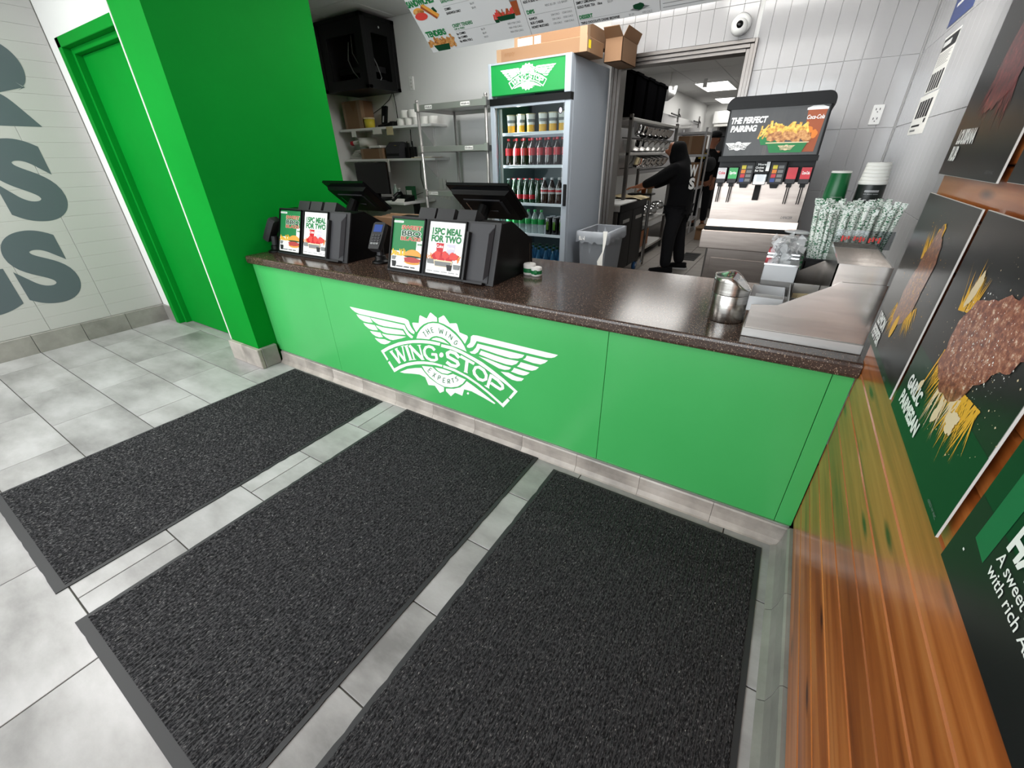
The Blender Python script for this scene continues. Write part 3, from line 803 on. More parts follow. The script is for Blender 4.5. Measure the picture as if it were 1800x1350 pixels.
# ================================================================== MATS, COUNTER
def floor_mat(x0, x1, y0, y1, label, chew):
    m = thing('floor_mat', label, 'mat', ((x0 + x1) / 2, (y0 + y1) / 2, 0.0), 'black ribbed floor mats in front of the counter')
    rnd = random.Random(label)
    # rubber border with a slightly chewed outline
    def edge(ax, ay, bx, by, amp):
        n = max(3, int(math.hypot(bx - ax, by - ay) / 0.03)); pts = []
        for i in range(n):
            t = i / n
            nx, ny = (by - ay), -(bx - ax); L = math.hypot(nx, ny); nx /= L; ny /= L
            d = 0.0
            if amp and rnd.random() < (0.05 if amp > 0.01 else 0.14): d = -rnd.uniform(0.002, amp)
            pts.append((ax + (bx - ax) * t + nx * d, ay + (by - ay) * t + ny * d))
        return pts
    e = edge(x0, y0, x1, y0, 0.0015) + edge(x1, y0, x1, y1, chew) + edge(x1, y1, x0, y1, 0.0015) + edge(x0, y1, x0, y0, 0.004)
    t = B(); t.prism(e, 'z', 0.0004, 0.0042); t.obj('rubber_border', 'mat_rubber', m)
    bw = 0.016
    cx0, cx1, cy0, cy1 = x0 + bw, x1 - bw, y0 + bw * 1.9, y1 - bw
    nr = int((cx1 - cx0) / 0.0155); ns = int((cy1 - cy0) / 0.018)
    t = B(); W = (cx1 - cx0) / nr
    rows = []
    for j in range(ns + 1):
        row = []
        for i in range(nr * 2 + 1):
            hi = 0.0108 if i % 2 else 0.0030
            if i in (0, nr * 2): hi = 0.0043
            row.append((cx0 + i * W / 2 + rnd.uniform(-.0008, .0008), cy0 + (cy1 - cy0) * j / ns, hi + rnd.uniform(-.0016, .0016)))
        rows.append(t.add(row))
    for j in range(ns):
        for i in range(nr * 2):
            t.face([rows[j][i], rows[j][i + 1], rows[j + 1][i + 1], rows[j + 1][i]])
    t.obj('ribbed_carpet', 'carpet', m, smooth=True)
    # loose lint: thin curled fibres
    t = B()
    for _ in range(150):
        x, y = rnd.uniform(cx0 + .01, cx1 - .03), rnd.uniform(cy0 + .01, cy1 - .03); a = rnd.uniform(0, 6.28); L = rnd.uniform(.004, .016)
        pts = []
        for k in range(4):
            pts.append((x + math.cos(a) * L * k / 3, y + math.sin(a) * L * k / 3, 0.0104)); a += rnd.uniform(-.6, .6)
        t.tube(pts, 0.00025, 3)
    for _ in range(26):
        x, y = rnd.uniform(cx0, cx1), rnd.uniform(cy0, cy1); s = rnd.uniform(.001, .0022); t.box(x, x + s, y, y + s * 1.4, 0.009, 0.0112)
    o = t.obj('lint', 'lint', m); o['kind'] = 'stuff'
    return m
floor_mat(-3.105, -2.180, -1.575, -0.045, 'black ribbed mat reaching from the green pillar, beside the open tile floor', 0.006)
floor_mat(-1.982, -1.070, -1.575, -0.034, 'black ribbed mat lying below the winged badge, between the two other mats', 0.003)
floor_mat(-0.965, -0.072, -1.60, -0.070, 'black ribbed mat with a torn edge along the wood cladding', 0.02)

# ---- counter front
ct = thing('service_counter', 'long green panelled service counter front with a white winged badge', 'counter', (-1.67, 0.3, 0))
ZT, ZB = 0.735, 0.095
seams = [XP + 0.002, -3.27, -2.60, -0.782, -0.057, -0.001]
for a, c in zip(seams[:-1], seams[1:]):
    t = B(); t.box(a + 0.0009, c - 0.0009, 0.0, 0.02, ZB, ZT, 0.001); t.obj('panel', 'green_panel', ct)
t = B(); t.box(XP + 0.002, -0.001, 0.021, 0.06, 0.0, ZT); t.box(XP + 0.002, -0.001, 0.70, 0.72, 0.0, ZT); t.box(-0.02, -0.001, 0.06, 0.7, 0, ZT); t.obj('carcass', 'charcoal', ct)
t = B(); t.box(XP + 0.04, -0.006, -0.006, 0.0, 0.087, 0.0945); t.obj('metal_strip', 'steel', ct)
t = B(); sh = Sheet(t, (-1.685, -0.0006, 0.4125), (1, 0, 0), (0, 0, 1), 0.0005)
emblem(sh, 0, 0, 1.372, 0, None, 0)
lg = t.obj('winged_badge', 'print_white', ct); lg['label'] = 'white winged badge with curved banner lettering'
t = B(); sh = Sheet(t, (-1.685, -0.0012, 0.4125), (1, 0, 0), (0, 0, 1), 0.0)
for i, p in enumerate(polys(LOGO_G)): sh.o.y = -0.0014 - i * 0.00001; sh.poly(p, 0)
t.obj('badge_lettering', 'print_green', lg)['kind'] = 'stuff'
bc = thing('baseboard_counter', None, None); struct(bc)
t = B(); t.prism([(0.0, 0.0), (-0.036, 0.0), (-0.03, 0.005), (-0.016, 0.022), (-0.012, 0.05), (-0.012, 0.08), (-0.008, 0.0865), (0.0, 0.0865)], 'x', -0.1508, 0.1508)
t0 = t.obj('base_tile', 'base_tile', bc); n = 0
for j in range(11):
    x = -0.1165 - j * 0.303
    if x - 0.15 < XP + 0.03: break
    o = t0 if n == 0 else bpy.data.objects.new('base_tile', t0.data)
    if n: COL.objects.link(o); put(o, bc)
    o.location = (x, 0, 0); n += 1
t = B()
pr = [(0.80, 0.7375), (-0.024, 0.7375), (-0.030, 0.742), (-0.032, 0.75), (-0.032, 0.776), (-0.029, 0.784), (-0.022, 0.788), (0.795, 0.788), (0.80, 0.783)]
t.prism(pr, 'x', XP + 0.002, -0.002)
tag(t.obj('countertop', 'stone'), 'speckled dark brown stone countertop along the whole counter', 'countertop')
T = 0.7882

# ---- slanted display stands on the counter
def food_fries(sh, x, y, w, h, m, k, n=16, seed=1):
    r = random.Random(seed); sh.k = k
    for _ in range(n):
        cx = x + r.uniform(0, w); cy = y + r.uniform(0, h) * 0.6; a = r.uniform(40, 140); L = h * r.uniform(.5, .9); q = w * 0.07
        dx, dy = math.cos(R(a)) * L / 2, math.sin(R(a)) * L / 2; nx, ny = -math.sin(R(a)) * q / 2, math.cos(R(a)) * q / 2
        sh.k = k + r.random() * 0.8
        sh.poly([(cx - dx - nx, cy - dy - ny), (cx + dx - nx, cy + dy - ny), (cx + dx + nx, cy + dy + ny), (cx - dx + nx, cy - dy + ny)], m)
def blob(sh, cx, cy, rx, ry, m, k, rot=0, seed=1, n=22, jag=0.12):
    r = random.Random(seed); pts = []; n = 44
    ph = [r.uniform(0, 6.28) for _ in range(4)]
    for t in range(n):
        a = 2 * math.pi * t / n; q = 1 + jag * (.6 * math.sin(3 * a + ph[0]) + .45 * math.sin(5 * a + ph[1]) + .3 * math.sin(9 * a + ph[2]) + .25 * math.sin(15 * a + ph[3])) + r.uniform(-jag, jag) * .15
        x, y = rx * q * math.cos(a), ry * q * math.sin(a); c, d = math.cos(R(rot)), math.sin(R(rot))
        pts.append((cx + x * c - y * d, cy + x * d + y * c))
    sh.poly(pts, m, k)
PM = ['print_green', 'print_white', 'print_yellow', 'print_bun', 'print_meat', 'print_black', 'print_orange', 'print_redchicken', 'print_red', 'print_lilac', 'print_gray', 'print_dkgreen', 'print_cream']
def display_stand(x0, label, m0):
    W = 0.722
    s = thing('display_stand', label, 'sign holder', (x0 + W / 2, 0.33, T))
    prof = [(0.142, T), (0.235, 1.058), (0.335, 1.062), (0.535, 0.95), (0.54, T)]
    t = B(); t.prism(prof, 'x', x0 + 0.01, x0 + W - 0.01); fix_normals(t.obj('box', 'black', s))
    vdir = Vector((0, 0.097, 0.278)); H = vdir.length; vdir.normalize(); nrm = Vector((1, 0, 0)).cross(vdir)
    def P3(u, v, n): return tuple(Vector((x0, 0.136, T)) + Vector((1, 0, 0)) * u + vdir * v + nrm * n)
    def slab(u0, u1, v0, v1, n0, n1, mat, name, par):
        q = B(); i = q.add([P3(u, v, n) for n in (n0, n1) for v in (v0, v1) for u in (u0, u1)])
        for f in ((0, 2, 3, 1), (4, 5, 7, 6), (0, 1, 5, 4), (2, 6, 7, 3), (0, 4, 6, 2), (1, 3, 7, 5)): q.face([i[k] for k in f])
        return q.obj(name, mat, par)
    slab(0, W, 0.001, H, -0.004, 0.004, 'charcoal', 'front_plate', s)
    def frame(u0, u1, v0, v1, name):
        f = B()
        for (a, c, d, e) in ((u0, u1, v0, v0 + 0.008), (u0, u1, v1 - 0.008, v1), (u0, u0 + 0.008, v0, v1), (u1 - 0.008, u1, v0, v1)):
            i = f.add([P3(u, v, n) for n in (0.004, 0.013) for v in (d, e) for u in (a, c)])
            for q in ((0, 2, 3, 1), (4, 5, 7, 6), (0, 1, 5, 4), (2, 6, 7, 3), (0, 4, 6, 2), (1, 3, 7, 5)): f.face([i[k] for k in q])
        return f.obj(name, 'black', s)
    frame(0.012, 0.256, 0.012, 0.288, 'frame'); frame(0.275, 0.527, 0.012, 0.288, 'frame')
    # poster 1
    q = B(); sh = Sheet(q, P3(0.02, 0.02, 0.0048), (1, 0, 0), vdir)
    w, h = 0.228, 0.26
    sh.rect(0, w, 0, h, 1, 0); sh.rect(0, w * 0.80, h * 0.36, h, 0, 1); sh.rect(w * 0.8, w, h * 0.5, h, 0, 1)
    sh.rect(0.002, w * 0.32, h * 0.925, h * 0.965, 1, 2)
    for k_ in range(9): sh.rect(0.008 + k_ * .007, 0.012 + k_ * .007, h * .937, h * .955, 10, 3)
    for tx, ty, th, tw in (('SWEET', .805, .075, .66), ('BBQ', .675, .105, .64), ('BLAZE', .585, .07, .66)):
        inner = 8 if tx != 'BBQ' else 0
        sh.text(tx, w * 0.60, h * ty, h * th, 12 if inner == 8 else 1, 2, w=w * tw, bold=0.07, align='c')
        sh.text(tx, w * 0.60, h * ty, h * th, 4 if inner == 8 else 11, 3, w=w * tw * .95, bold=0.03, align='c')
    food_fries(sh, 0.01, h * 0.24, w * 0.42, h * 0.17, 2, 3, 22, 3)
    sh.poly([(0.01, h * .26), (w * .5, h * .26), (w * .45, h * .13), (w * .06, h * .13)], 1, 4.2); sh.poly([(0.01, h * .25), (w * .2, h * .25), (w * .16, h * .17), (w * .05, h * .17)], 10, 4.6); sh.poly([(w * .05, h * .15), (w * .2, h * .15), (w * .18, h * .03), (w * .08, h * .03)], 5, 5)
    sh.disc(w * .72, h * .27, w * .27, h * .14, 3, 5, a0=0, a1=180); blob(sh, w * .72, h * .20, w * .28, h * .055, 4, 6, seed=4); sh.disc(w * .72, h * .265, w * .28, h * .02, 11, 5.6); sh.disc(w * .72, h * .155, w * .25, h * .05, 3, 5.4)
    sh.rect(w * .8, w, h * .37, h * .6, 1, 2)
    for k_ in range(4): sh.disc(w * (.85 + .035 * k_), h * .52, w * .014, h * .022, 0, 3)
    for k_ in range(17):
        if k_ not in (6, 12): sh.rect(w * (.22 + .036 * k_), w * (.248 + .036 * k_), h * .035, h * .058, 5, 6)
    po = q.obj('poster', PM, s); po['label'] = 'green promotion sheet with burger and fries'
    # poster 2
    q = B(); sh = Sheet(q, P3(0.283, 0.02, 0.0048), (1, 0, 0), vdir); w = 0.236
    sh.rect(0, w, 0, h, 1, 0)
    sh.text('15PC MEAL', w * .5, h * .765, h * .12, 0, 1, w=w * .82, bold=0.055, align='c')
    sh.text('FOR TWO', w * .5, h * .625, h * .12, 0, 1, w=w * .84, bold=0.055, align='c')
    sh.poly([(w * .24, h * .60), (w * .46, h * .60), (w * .44, h * .38), (w * .27, h * .38)], 8, 1); sh.text('Coke', w * .255, h * .51, h * .06, 1, 2, w=w * .19, bold=.02)
    sh.poly([(w * .54, h * .59), (w * .78, h * .59), (w * .75, h * .36), (w * .58, h * .36)], 9, 1); sh.text('Sprite', w * .56, h * .5, h * .05, 1, 2, w=w * .2, bold=.02)
    food_fries(sh, 0.0, h * .29, w * .2, h * .14, 6, 2, 14, 5); food_fries(sh, w * .74, h * .29, w * .2, h * .14, 6, 2, 14, 6)
    for i in range(9): blob(sh, w * (.24 + .07 * i), h * (.34 + .05 * math.sin(i * 1.9)), w * .085, h * .065, 7 if i % 3 else 8, 3 + i * .15, seed=i, jag=.18)
    sh.poly([(w * .02, h * .28), (w * .26, h * .28), (w * .24, h * .19), (w * .05, h * .19)], 10, 5); sh.poly([(w * .22, h * .275), (w * .76, h * .275), (w * .7, h * .15), (w * .27, h * .15)], 12, 6); sh.poly([(w * .25, h * .25), (w * .73, h * .25), (w * .69, h * .16), (w * .28, h * .16)], 10, 6.5)
    sh.poly([(w * .6, h * .2), (w * .75, h * .2), (w * .73, h * .09), (w * .63, h * .09)], 5, 7); sh.poly([(w * .78, h * .22), (w * .97, h * .22), (w * .95, h * .13), (w * .8, h * .13)], 10, 6)
    for k_ in range(26):
        if k_ % 6 != 5: sh.rect(w * (.04 + .035 * k_), w * (.064 + .035 * k_), h * .045, h * .06, 10, 2)
    po = q.obj('poster', PM, s); po['label'] = 'white promotion sheet advertising a 15 piece meal for two'
    # empty third holder: leaning plate with a fin
    slab(0.548, 0.690, 0.010, 0.284, 0.004, 0.009, 'charcoal_light', 'holder_back', s)
    q = B(); q.solid([P3(0.685, 0.05, 0.009), P3(0.685, 0.27, 0.009), P3(0.672, 0.235, 0.03), P3(0.672, 0.02, 0.03)], (0.005, 0, 0)); fix_normals(q.obj('holder_fin', 'charcoal_light', s))
    slab(0.548, 0.56, 0.0, 0.24, 0.009, 0.032, 'charcoal', 'holder_side', s); slab(0.548, 0.675, 0.0, 0.01, 0.009, 0.032, 'charcoal', 'holder_foot', s)
    for u in (0.175, 0.30, 0.437):
        q = B(); q.prism([(0.245, 1.058), (0.275, 1.112), (0.283, 1.110), (0.272, 1.062)], 'x', x0 + u, x0 + u + 0.112)
        fix_normals(q.obj('card_clip', 'charcoal', s))
        q = B(); q.prism([(0.272, 1.062), (0.283, 1.110), (0.335, 1.075), (0.330, 1.0625)], 'x', x0 + u + 0.108, x0 + u + 0.112); fix_normals(q.obj('clip_side', 'charcoal', s))
    return s
display_stand(-2.147, 'slanted black sign holder with two meal sheets beside the tape roll', 1)
display_stand(-3.215, 'slanted black sign holder with two meal sheets against the green closet wall', 2)

# ---- touch-screen tills behind the stands (seen from the back)
def till(cx, label):
    s = thing('till_screen', label, 'till', (cx, 0.62, T))
    w = 0.208
    v = Vector((0, 0.215, -0.18)).normalized(); nn = Vector((0, -v.z, v.y)) * -1   # outward (towards customer and down)
    top = Vector((cx, 0.52, 1.21)); L = 0.28
    if nn.y > 0: nn = -nn
    def P3(u, d, n): return tuple(top + Vector((1, 0, 0)) * u + v * d + nn * n)
    def slab(u0, u1, d0, d1, n0, n1, mat, name, taper=0.0):
        q = B(); i = q.add([P3(u * (1 - taper * (k == 1)), d, n) for k, n in enumerate((n0, n1)) for d in (d0 + taper * .05 * (n == n1), d1 - taper * .05 * (n == n1)) for u in (u0, u1)])
        for f in ((0, 2, 3, 1), (4, 5, 7, 6), (0, 1, 5, 4), (2, 6, 7, 3), (0, 4, 6, 2), (1, 3, 7, 5)): q.face([i[k] for k in f])
        return fix_normals(q.obj(name, mat, s))
    slab(-w, w, 0, L, -0.012, 0.004, 'black_gloss', 'screen')
    slab(-w * .96, w * .96, 0.04, L * .97, 0.004, 0.030, 'black', 'rear_cover', 0.10)
    slab(-w * .6, w * .6, 0.085, 0.095, 0.0295, 0.033, 'charcoal_light', 'vent_rib'); slab(-w * .3, w * .3, 0.185, 0.193, 0.0295, 0.033, 'charcoal_light', 'vent_rib')
    slab(-w * .62, -w * .58, 0.12, 0.20, 0.029, 0.032, 'chrome', 'side_stripe'); slab(w * .56, w * .66, 0.10, 0.21, 0.029, 0.032, 'charcoal', 'port_cover')
    q = B(); q.cyl((cx, 0.60, 1.09), (cx - 0.01, 0.52, 0.97), 0.035, 0.04, 12); q.obj('neck', 'black', s)
    q = B(); q.box(cx - 0.09, cx + 0.09, 0.545, 0.74, T, T + 0.02, 0.006); q.box(cx - 0.04, cx + 0.04, 0.55, 0.60, T + 0.02, 1.0, 0.006); q.obj('foot', 'black', s)
till(-1.783, 'black till screen seen from behind, beside the bottle cooler')
till(-2.902, 'black till screen seen from behind, beside the green closet wall')

# ---- card readers
def reader(cx, cy, rz, label):
    s = thing('card_reader', label, 'card reader', (0, 0, 0))
    q = B(); q.smooth = True; q.lathe((0, 0, 0), [(0.055, 0), (0.055, 0.008), (0.042, 0.014), (0.032, 0.022), (0.032, 0.04), (0.024, 0.045)], 18); q.obj('stand_base', 'black', s)
    q = B(); q.cyl((0, 0, 0.04), (0, 0.012, 0.105), 0.022, 0.022, 14); q.obj('stand_post', 'charcoal', s)
    tl = Matrix.Rotation(R(-38), 4, 'X')
    def P3(x, y, z): return tuple(Vector((0, 0.005, 0.15)) + (Matrix.Rotation(R(52), 3, 'X') @ Vector((x, y, z))))
    def slab(x0, x1, y0, y1, z0, z1, m, name, par):
        k = B(); i = k.add([P3(x, y, z) for z in (z0, z1) for y in (y0, y1) for x in (x0, x1)])
        for f in ((0, 2, 3, 1), (4, 5, 7, 6), (0, 1, 5, 4), (2, 6, 7, 3), (0, 4, 6, 2), (1, 3, 7, 5)): k.face([i[c] for c in f])
        return k.obj(name, m, par)
    k = B(); i = []
    for z, f in ((-0.028, 0.8), (-0.006, 1.0), (0.014, 0.96)):
        i.append(k.add([P3(x * f, y, z) for x, y in ((-.037, -.085), (.037, -.085), (.042, -.02), (.042, .075), (.03, .085), (-.03, .085), (-.042, .075), (-.042, -.02))]))
    k.skin(i); bd = fix_normals(k.obj('body', 'charcoal', s))
    slab(-.028, .028, .022, .068, .0135, .0155, 'screen_blue', 'screen', s)
    for r in range(4):
        for c in range(3):
            slab(-.027 + c * .019, -.011 + c * .019, -.058 + r * .017, -.047 + r * .017, .0135, .0175, 'charcoal_light' if r else 'print_gray', 'key', s)
    s.location = (cx, cy, T); s.rotation_euler = (0, 0, rz)
    return s
reader(-2.335, 0.262, R(12), 'black card reader with lit blue screen between the two sign holders')
reader(-3.277, 0.165, R(-78), 'black card reader turned away beside the green closet wall')

# ---- small things on the counter
s = thing('tape_roll', 'white roll with a green paper band and metal spike on the counter', 'tape roll', (-1.375, 0.43, T))
q = B(); q.smooth = True; q.lathe((-1.392, 0.435, T), [(0.03, 0.0), (0.033, 0.004), (0.033, 0.052), (0.03, 0.057), (0.008, 0.057)], 20); q.obj('roll', 'paper', s)
q = B(); q.smooth = True; q.lathe((-1.345, 0.425, T), [(0.026, 0), (0.029, 0.004), (0.029, 0.04), (0.026, 0.045), (0.006, 0.045)], 20); q.obj('roll', 'paper', s)
q = B(); q.smooth = True; q.lathe((-1.392, 0.435, T), [(0.0336, 0.014), (0.0336, 0.036)], 20, cap0=False, cap1=False); q.lathe((-1.345, 0.425, T), [(0.0296, 0.012), (0.0296, 0.03)], 20, cap0=False, cap1=False); q.obj('paper_band', 'print_green', s)
q = B(); q.cyl((-1.392, 0.435, T + .057), (-1.392, 0.435, T + .158), 0.0014, 0.001, 6); q.obj('spike', 'chrome', s)
q = B(); q.smooth = True; q.lathe((-1.338, 0.40, T + 0.022), [(0.012, -0.004), (0.014, 0.0), (0.012, 0.004)], 14, tilt=Matrix.Rotation(R(90), 3, 'X')); q.obj('green_dot', 'print_green', s)
# folded kraft bags between the tills
s = thing('paper_bag_stack', 'flat pile of folded brown paper bags standing between the two tills', 'paper bags', (-2.62, 0.62, T))
q = B(); q.prism([(-2.76, T), (-2.40, T), (-2.42, 0.99), (-2.75, 0.995)], 'y', 0.60, 0.64); q.obj('bag', 'cardboard', s)
for i in range(4):
    q = B(); a = i * 0.02; q.prism([(-2.77 + a * .5, T), (-2.42 + a, T), (-2.43 + a, 1.0 + .004 * i), (-2.74 + a, 0.99 + .006 * i)], 'y', 0.645 + a, 0.655 + a); q.obj('bag', 'carton_tape' if i % 2 else 'cardboard', s)
# round steel table bin with a swing lid
s = thing('table_bin', 'small round brushed steel table bin with a swing lid on the counter', 'bin', (-0.405, 0.20, T))
q = B(); q.smooth = True; q.lathe((-0.405, 0.20, T), [(0.062, 0.0), (0.0635, 0.003), (0.0635, 0.098), (0.0625, 0.1)], 32); q.obj('body', 'brushed', s)
zt = lambda x: 0.150 - 0.024 * x + 0.012 * math.cos(math.pi * x)
q = B(); q.smooth = True; n = 36; rings = []
for rr0, f in ((0.0645, 0.0), (0.0645, 0.35), (0.0645, 0.7), (0.0645, 1.0), (0.061, 1.0), (0.060, 0.9)):
    rings.append(q.add([(-0.405 + rr0 * math.cos(2 * math.pi * t / n), 0.20 + rr0 * math.sin(2 * math.pi * t / n), T + 0.1015 + (zt(math.cos(2 * math.pi * t / n)) - 0.1) * f) for t in range(n)]))
q.skin(rings, False, False); q.obj('collar', 'brushed', s)
q = B(); q.smooth = True; rings = []
for rr0 in (0.0602, 0.05, 0.038, 0.024, 0.01):
    rings.append(q.add([(-0.405 + rr0 * math.cos(2 * math.pi * t / n), 0.20 + rr0 * math.sin(2 * math.pi * t / n), T + 0.0985 + zt(rr0 / 0.0645 * math.cos(2 * math.pi * t / n)) - 0.1 + 0.1 - 0.1 * 1.0 + 0.1) for t in range(n)]))
q.skin(rings, False, True)
q.v = [(x, y, z - 0.0995 + 0.0) for x, y, z in q.v]
q.obj('swing_lid', 'chrome', s)

# ================================================================== CONDIMENT STATION, CUPS, STRAWS
s = thing('condiment_organizer', 'stainless steel condiment organizer at the right end of the counter', 'organizer', (-0.17, 0.25, T))
q = B(); q.box(-0.335, -0.004, 0.042, 0.46, T, 0.820, 0.002); q.obj('base_tray', 'steel', s)
side = [(-0.329, 0.820), (-0.006, 0.820), (-0.006, 1.0), (-0.112, 0.997), (-0.255, 0.905), (-0.327, 0.897)]
q = B(); q.prism(side, 'y', 0.047, 0.0495); q.obj('side_panel', 'brushed_h', s)
q = B(); q.prism(side, 'y', 0.4525, 0.455); q.obj('side_panel', 'brushed_h', s)
q = B(); q.box(-0.138, -0.134, 0.052, 0.45, 0.820, 1.048); q.box(-0.138, -0.010, 0.052, 0.055, 0.95, 1.048); q.box(-0.014, -0.010, 0.055, 0.45, 0.82, 1.048); q.box(-0.134, -0.014, 0.446, 0.45, 0.82, 1.048); q.box(-0.134, -0.014, 0.055, 0.446, 0.985, 0.988); q.obj('tall_bin', 'brushed_h', s)
q = B(); q.box(-0.228, -0.2255, 0.052, 0.45, 0.82, 0.915); q.box(-0.325, -0.14, 0.18, 0.1825, 0.82, 0.90); q.box(-0.325, -0.14, 0.31, 0.3125, 0.82, 0.92); q.obj('divider', 'steel', s)
def tub(x0, x1, y0, y1, z0, z1, par, m='clear_plastic', name='clear_bin', th=0.002):
    q = B(); q.box(x0, x1, y0, y0 + th, z0, z1); q.box(x0, x1, y1 - th, y1, z0, z1); q.box(x0, x0 + th, y0, y1, z0, z1); q.box(x1 - th, x1, y0, y1, z0, z1); q.box(x0, x1, y0, y1, z0, z0 + th)
    return q.obj(name, m, par)
tub(-0.342, -0.24, 0.12, 0.29, 0.855, 0.905, s, 'film_white'); tub(-0.325, -0.22, 0.31, 0.45, 0.86, 0.975, s, 'film_white'); tub(-0.325, -0.22, 0.47, 0.60, 0.80, 0.985, s, 'film_white')
q = B(); q.box(-0.327, -0.218, 0.308, 0.452, 0.975, 0.981); q.box(-0.327, -0.218, 0.468, 0.602, 0.985, 0.990); q.obj('bin_rim', 'chrome', s)
q = B(); q.box(-0.219, -0.217, 0.31, 0.45, 0.86, 0.975); q.obj('bin_side', 'black_gloss', s)
rr = random.Random(3)
pk = B(); pk.prism([(-0.024, -0.016), (0.024, -0.016), (0.026, 0.0), (0.024, 0.016), (-0.024, 0.016), (-0.026, 0.0)], 'z', -0.0025, 0.0025)
p0 = tag(pk.obj('sugar_packet', 'cream_paper'), 'cream paper packet lying in the steel organizer', 'packet', 'paper packets in the organizer')
for i in range(10):
    o = p0 if i == 0 else dup(p0)
    o.location = (rr.uniform(-0.205, -0.165), 0.075 + 0.024 * i, 0.872 + 0.004 * (i % 3)); o.rotation_euler = (rr.uniform(.9, 1.3), rr.uniform(-.15, .15), rr.uniform(-.3, .3))
wp_ = B(); n1 = 8
rows = []
for i in range(n1 + 1):
    rows.append(wp_.add([((i / n1 - .5) * 0.075, (j / 4 - .5) * 0.035, 0.008 * math.sin(i * 2.1 + j * 1.7) + 0.006 * math.cos(i * 3.7 - j)) for j in range(5)]))
for i in range(n1):
    for j in range(4): wp_.face([rows[i][j], rows[i + 1][j], rows[i + 1][j + 1], rows[i][j + 1]])
w0 = tag(wp_.obj('cutlery_wrap', 'film_white', smooth=True), 'crumpled clear plastic cutlery wrapper heaped on the clear bins', 'wrapper', 'clear wrappers heaped on the bins')
for i in range(16):
    o = w0 if i == 0 else dup(w0)
    o.location = (-0.275 + rr.uniform(-.04, .04), 0.40 + rr.uniform(-.06, .15), 0.992 + rr.uniform(0, .045)); o.rotation_euler = (rr.uniform(-1.3, 1.3), rr.uniform(-1.3, 1.3), rr.uniform(0, 6))
# red-lettered clear holder front on the tall bin
q = B(); q.box(-0.142, 0.012, 0.34, 0.343, 1.0485, 1.105); o = tag(q.obj('sign_card', 'clear_plastic'), 'clear card with faded red print standing on the steel organizer before the straws', 'card')
q = B(); sh = Sheet(q, (-0.142, 0.3385, 1.05), (1, 0, 0), (0, 0, 1)); 
for k_ in range(14):
    if k_ % 5 != 3: sh.rect(.018 + k_ * .0082, .0235 + k_ * .0082, .018 + .004 * (k_ % 3), .036 - .003 * (k_ % 2), 0, 0)
q.obj('faded_print', 'print_redchicken', o)['kind'] = 'stuff'
# straw basket
s = thing('straw_basket', 'black open basket holding the wrapped straws behind the organizer', 'basket', (-0.09, 0.56, T))
q = B(); q.box(-0.198, -0.195, 0.48, 0.64, T, 0.972); q.box(0.02, 0.023, 0.48, 0.64, T, 0.972); q.box(-0.198, 0.023, 0.48, 0.483, T, 0.972); q.box(-0.198, 0.023, 0.637, 0.64, T, 0.972); q.box(-0.198, 0.023, 0.48, 0.64, T, T + .003); q.obj('body', 'black_matte', s)
q = B(); q.box(-0.202, 0.027, 0.476, 0.483, 0.968, 0.978); q.box(-0.202, 0.027, 0.637, 0.644, 0.968, 0.978); q.box(-0.202, -0.195, 0.483, 0.637, 0.968, 0.978); q.box(0.02, 0.027, 0.483, 0.637, 0.968, 0.978); q.obj('rim', 'black', s)
q = B(); q.smooth = True; q.cyl((0, 0, 0), (0, 0, 0.205), 0.0066, 0.0062, 8, True)
q.smooth = False; q.box(-0.0085, 0.0085, -0.001, 0.001, 0.203, 0.222)
st0 = tag(q.obj('straw', 'straw_paper'), 'paper wrapped straw with green print standing in the black basket', 'straw', 'wrapped straws in the basket')
for i in range(110):
    o = st0 if i == 0 else dup(st0)
    c, r_ = i % 22, i // 22
    x = -0.188 + c * 0.0093; y = 0.497 + r_ * 0.029 + rr.uniform(-.006, .006)
    o.location = (x, y, 0.942 - 0.011 * r_ * 0 + rr.uniform(-.02, .02)); o.rotation_euler = (rr.uniform(-.12, .06), (x + 0.085) * 0.9 + rr.uniform(-.05, .05), 0)
# stack of clear lids
q = B(); q.smooth = True; q.lathe((0, 0, 0), [(0.046, 0.0), (0.048, 0.003), (0.045, 0.007), (0.036, 0.009)], 20)
ls_ = thing('lid_stack', 'leaning stack of clear plastic cup lids beside the straws', 'lids', (-0.238, 0.66, T))
l0 = q.obj('lid', 'film_white', ls_)
for i in range(13):
    o = l0 if i == 0 else bpy.data.objects.new('lid', l0.data)
    if i: COL.objects.link(o); put(o, ls_)
    o.location = (-0.238 - .0006 * i, 0.66, T + .002 + 0.021 * i); o.rotation_euler = (0.06 * math.sin(i), 0.05, 0)
# inverted cup stacks
def cup_stack(cx, cy, layers, label, name='cup_stack'):
    s = thing(name, label, 'cups', (cx, cy, T))
    for (nm, prof, m) in layers:
        q = B(); q.smooth = True; q.lathe((cx, cy, 0), prof, 28); q.obj(nm, m, s)
    return s
s = cup_stack(-0.158, 0.735, [('cup', [(0.050, T), (0.0495, T + 0.01), (0.037, 1.195), (0.0325, 1.263), (0.0335, 1.266), (0.029, 1.262)], 'cup_green'), ('rim', [(0.0327, 1.2605), (0.0342, 1.2635), (0.0327, 1.2675)], 'lid_white')], 'inverted stack of dark green paper cups behind the straws')
def on_cup(q, cx, cy, rad, z, body, ang, h, m, w=None, bold=.02):
    vs, fs, x0, x1, y0, y1 = glyphs(body, bold); sc = h / .72; sx = sc if w is None else w / (x1 - x0); mid = (x0 + x1) / 2
    q.cur = m
    i = q.add([(cx + (rad(z + c * sc) + .0006) * math.sin(R(ang) + (a - mid) * sx / rad(z + c * sc)), cy - (rad(z + c * sc) + .0006) * math.cos(R(ang) + (a - mid) * sx / rad(z + c * sc)), z + c * sc) for a, c in vs])
    for f in fs: q.face([i[k] for k in f])
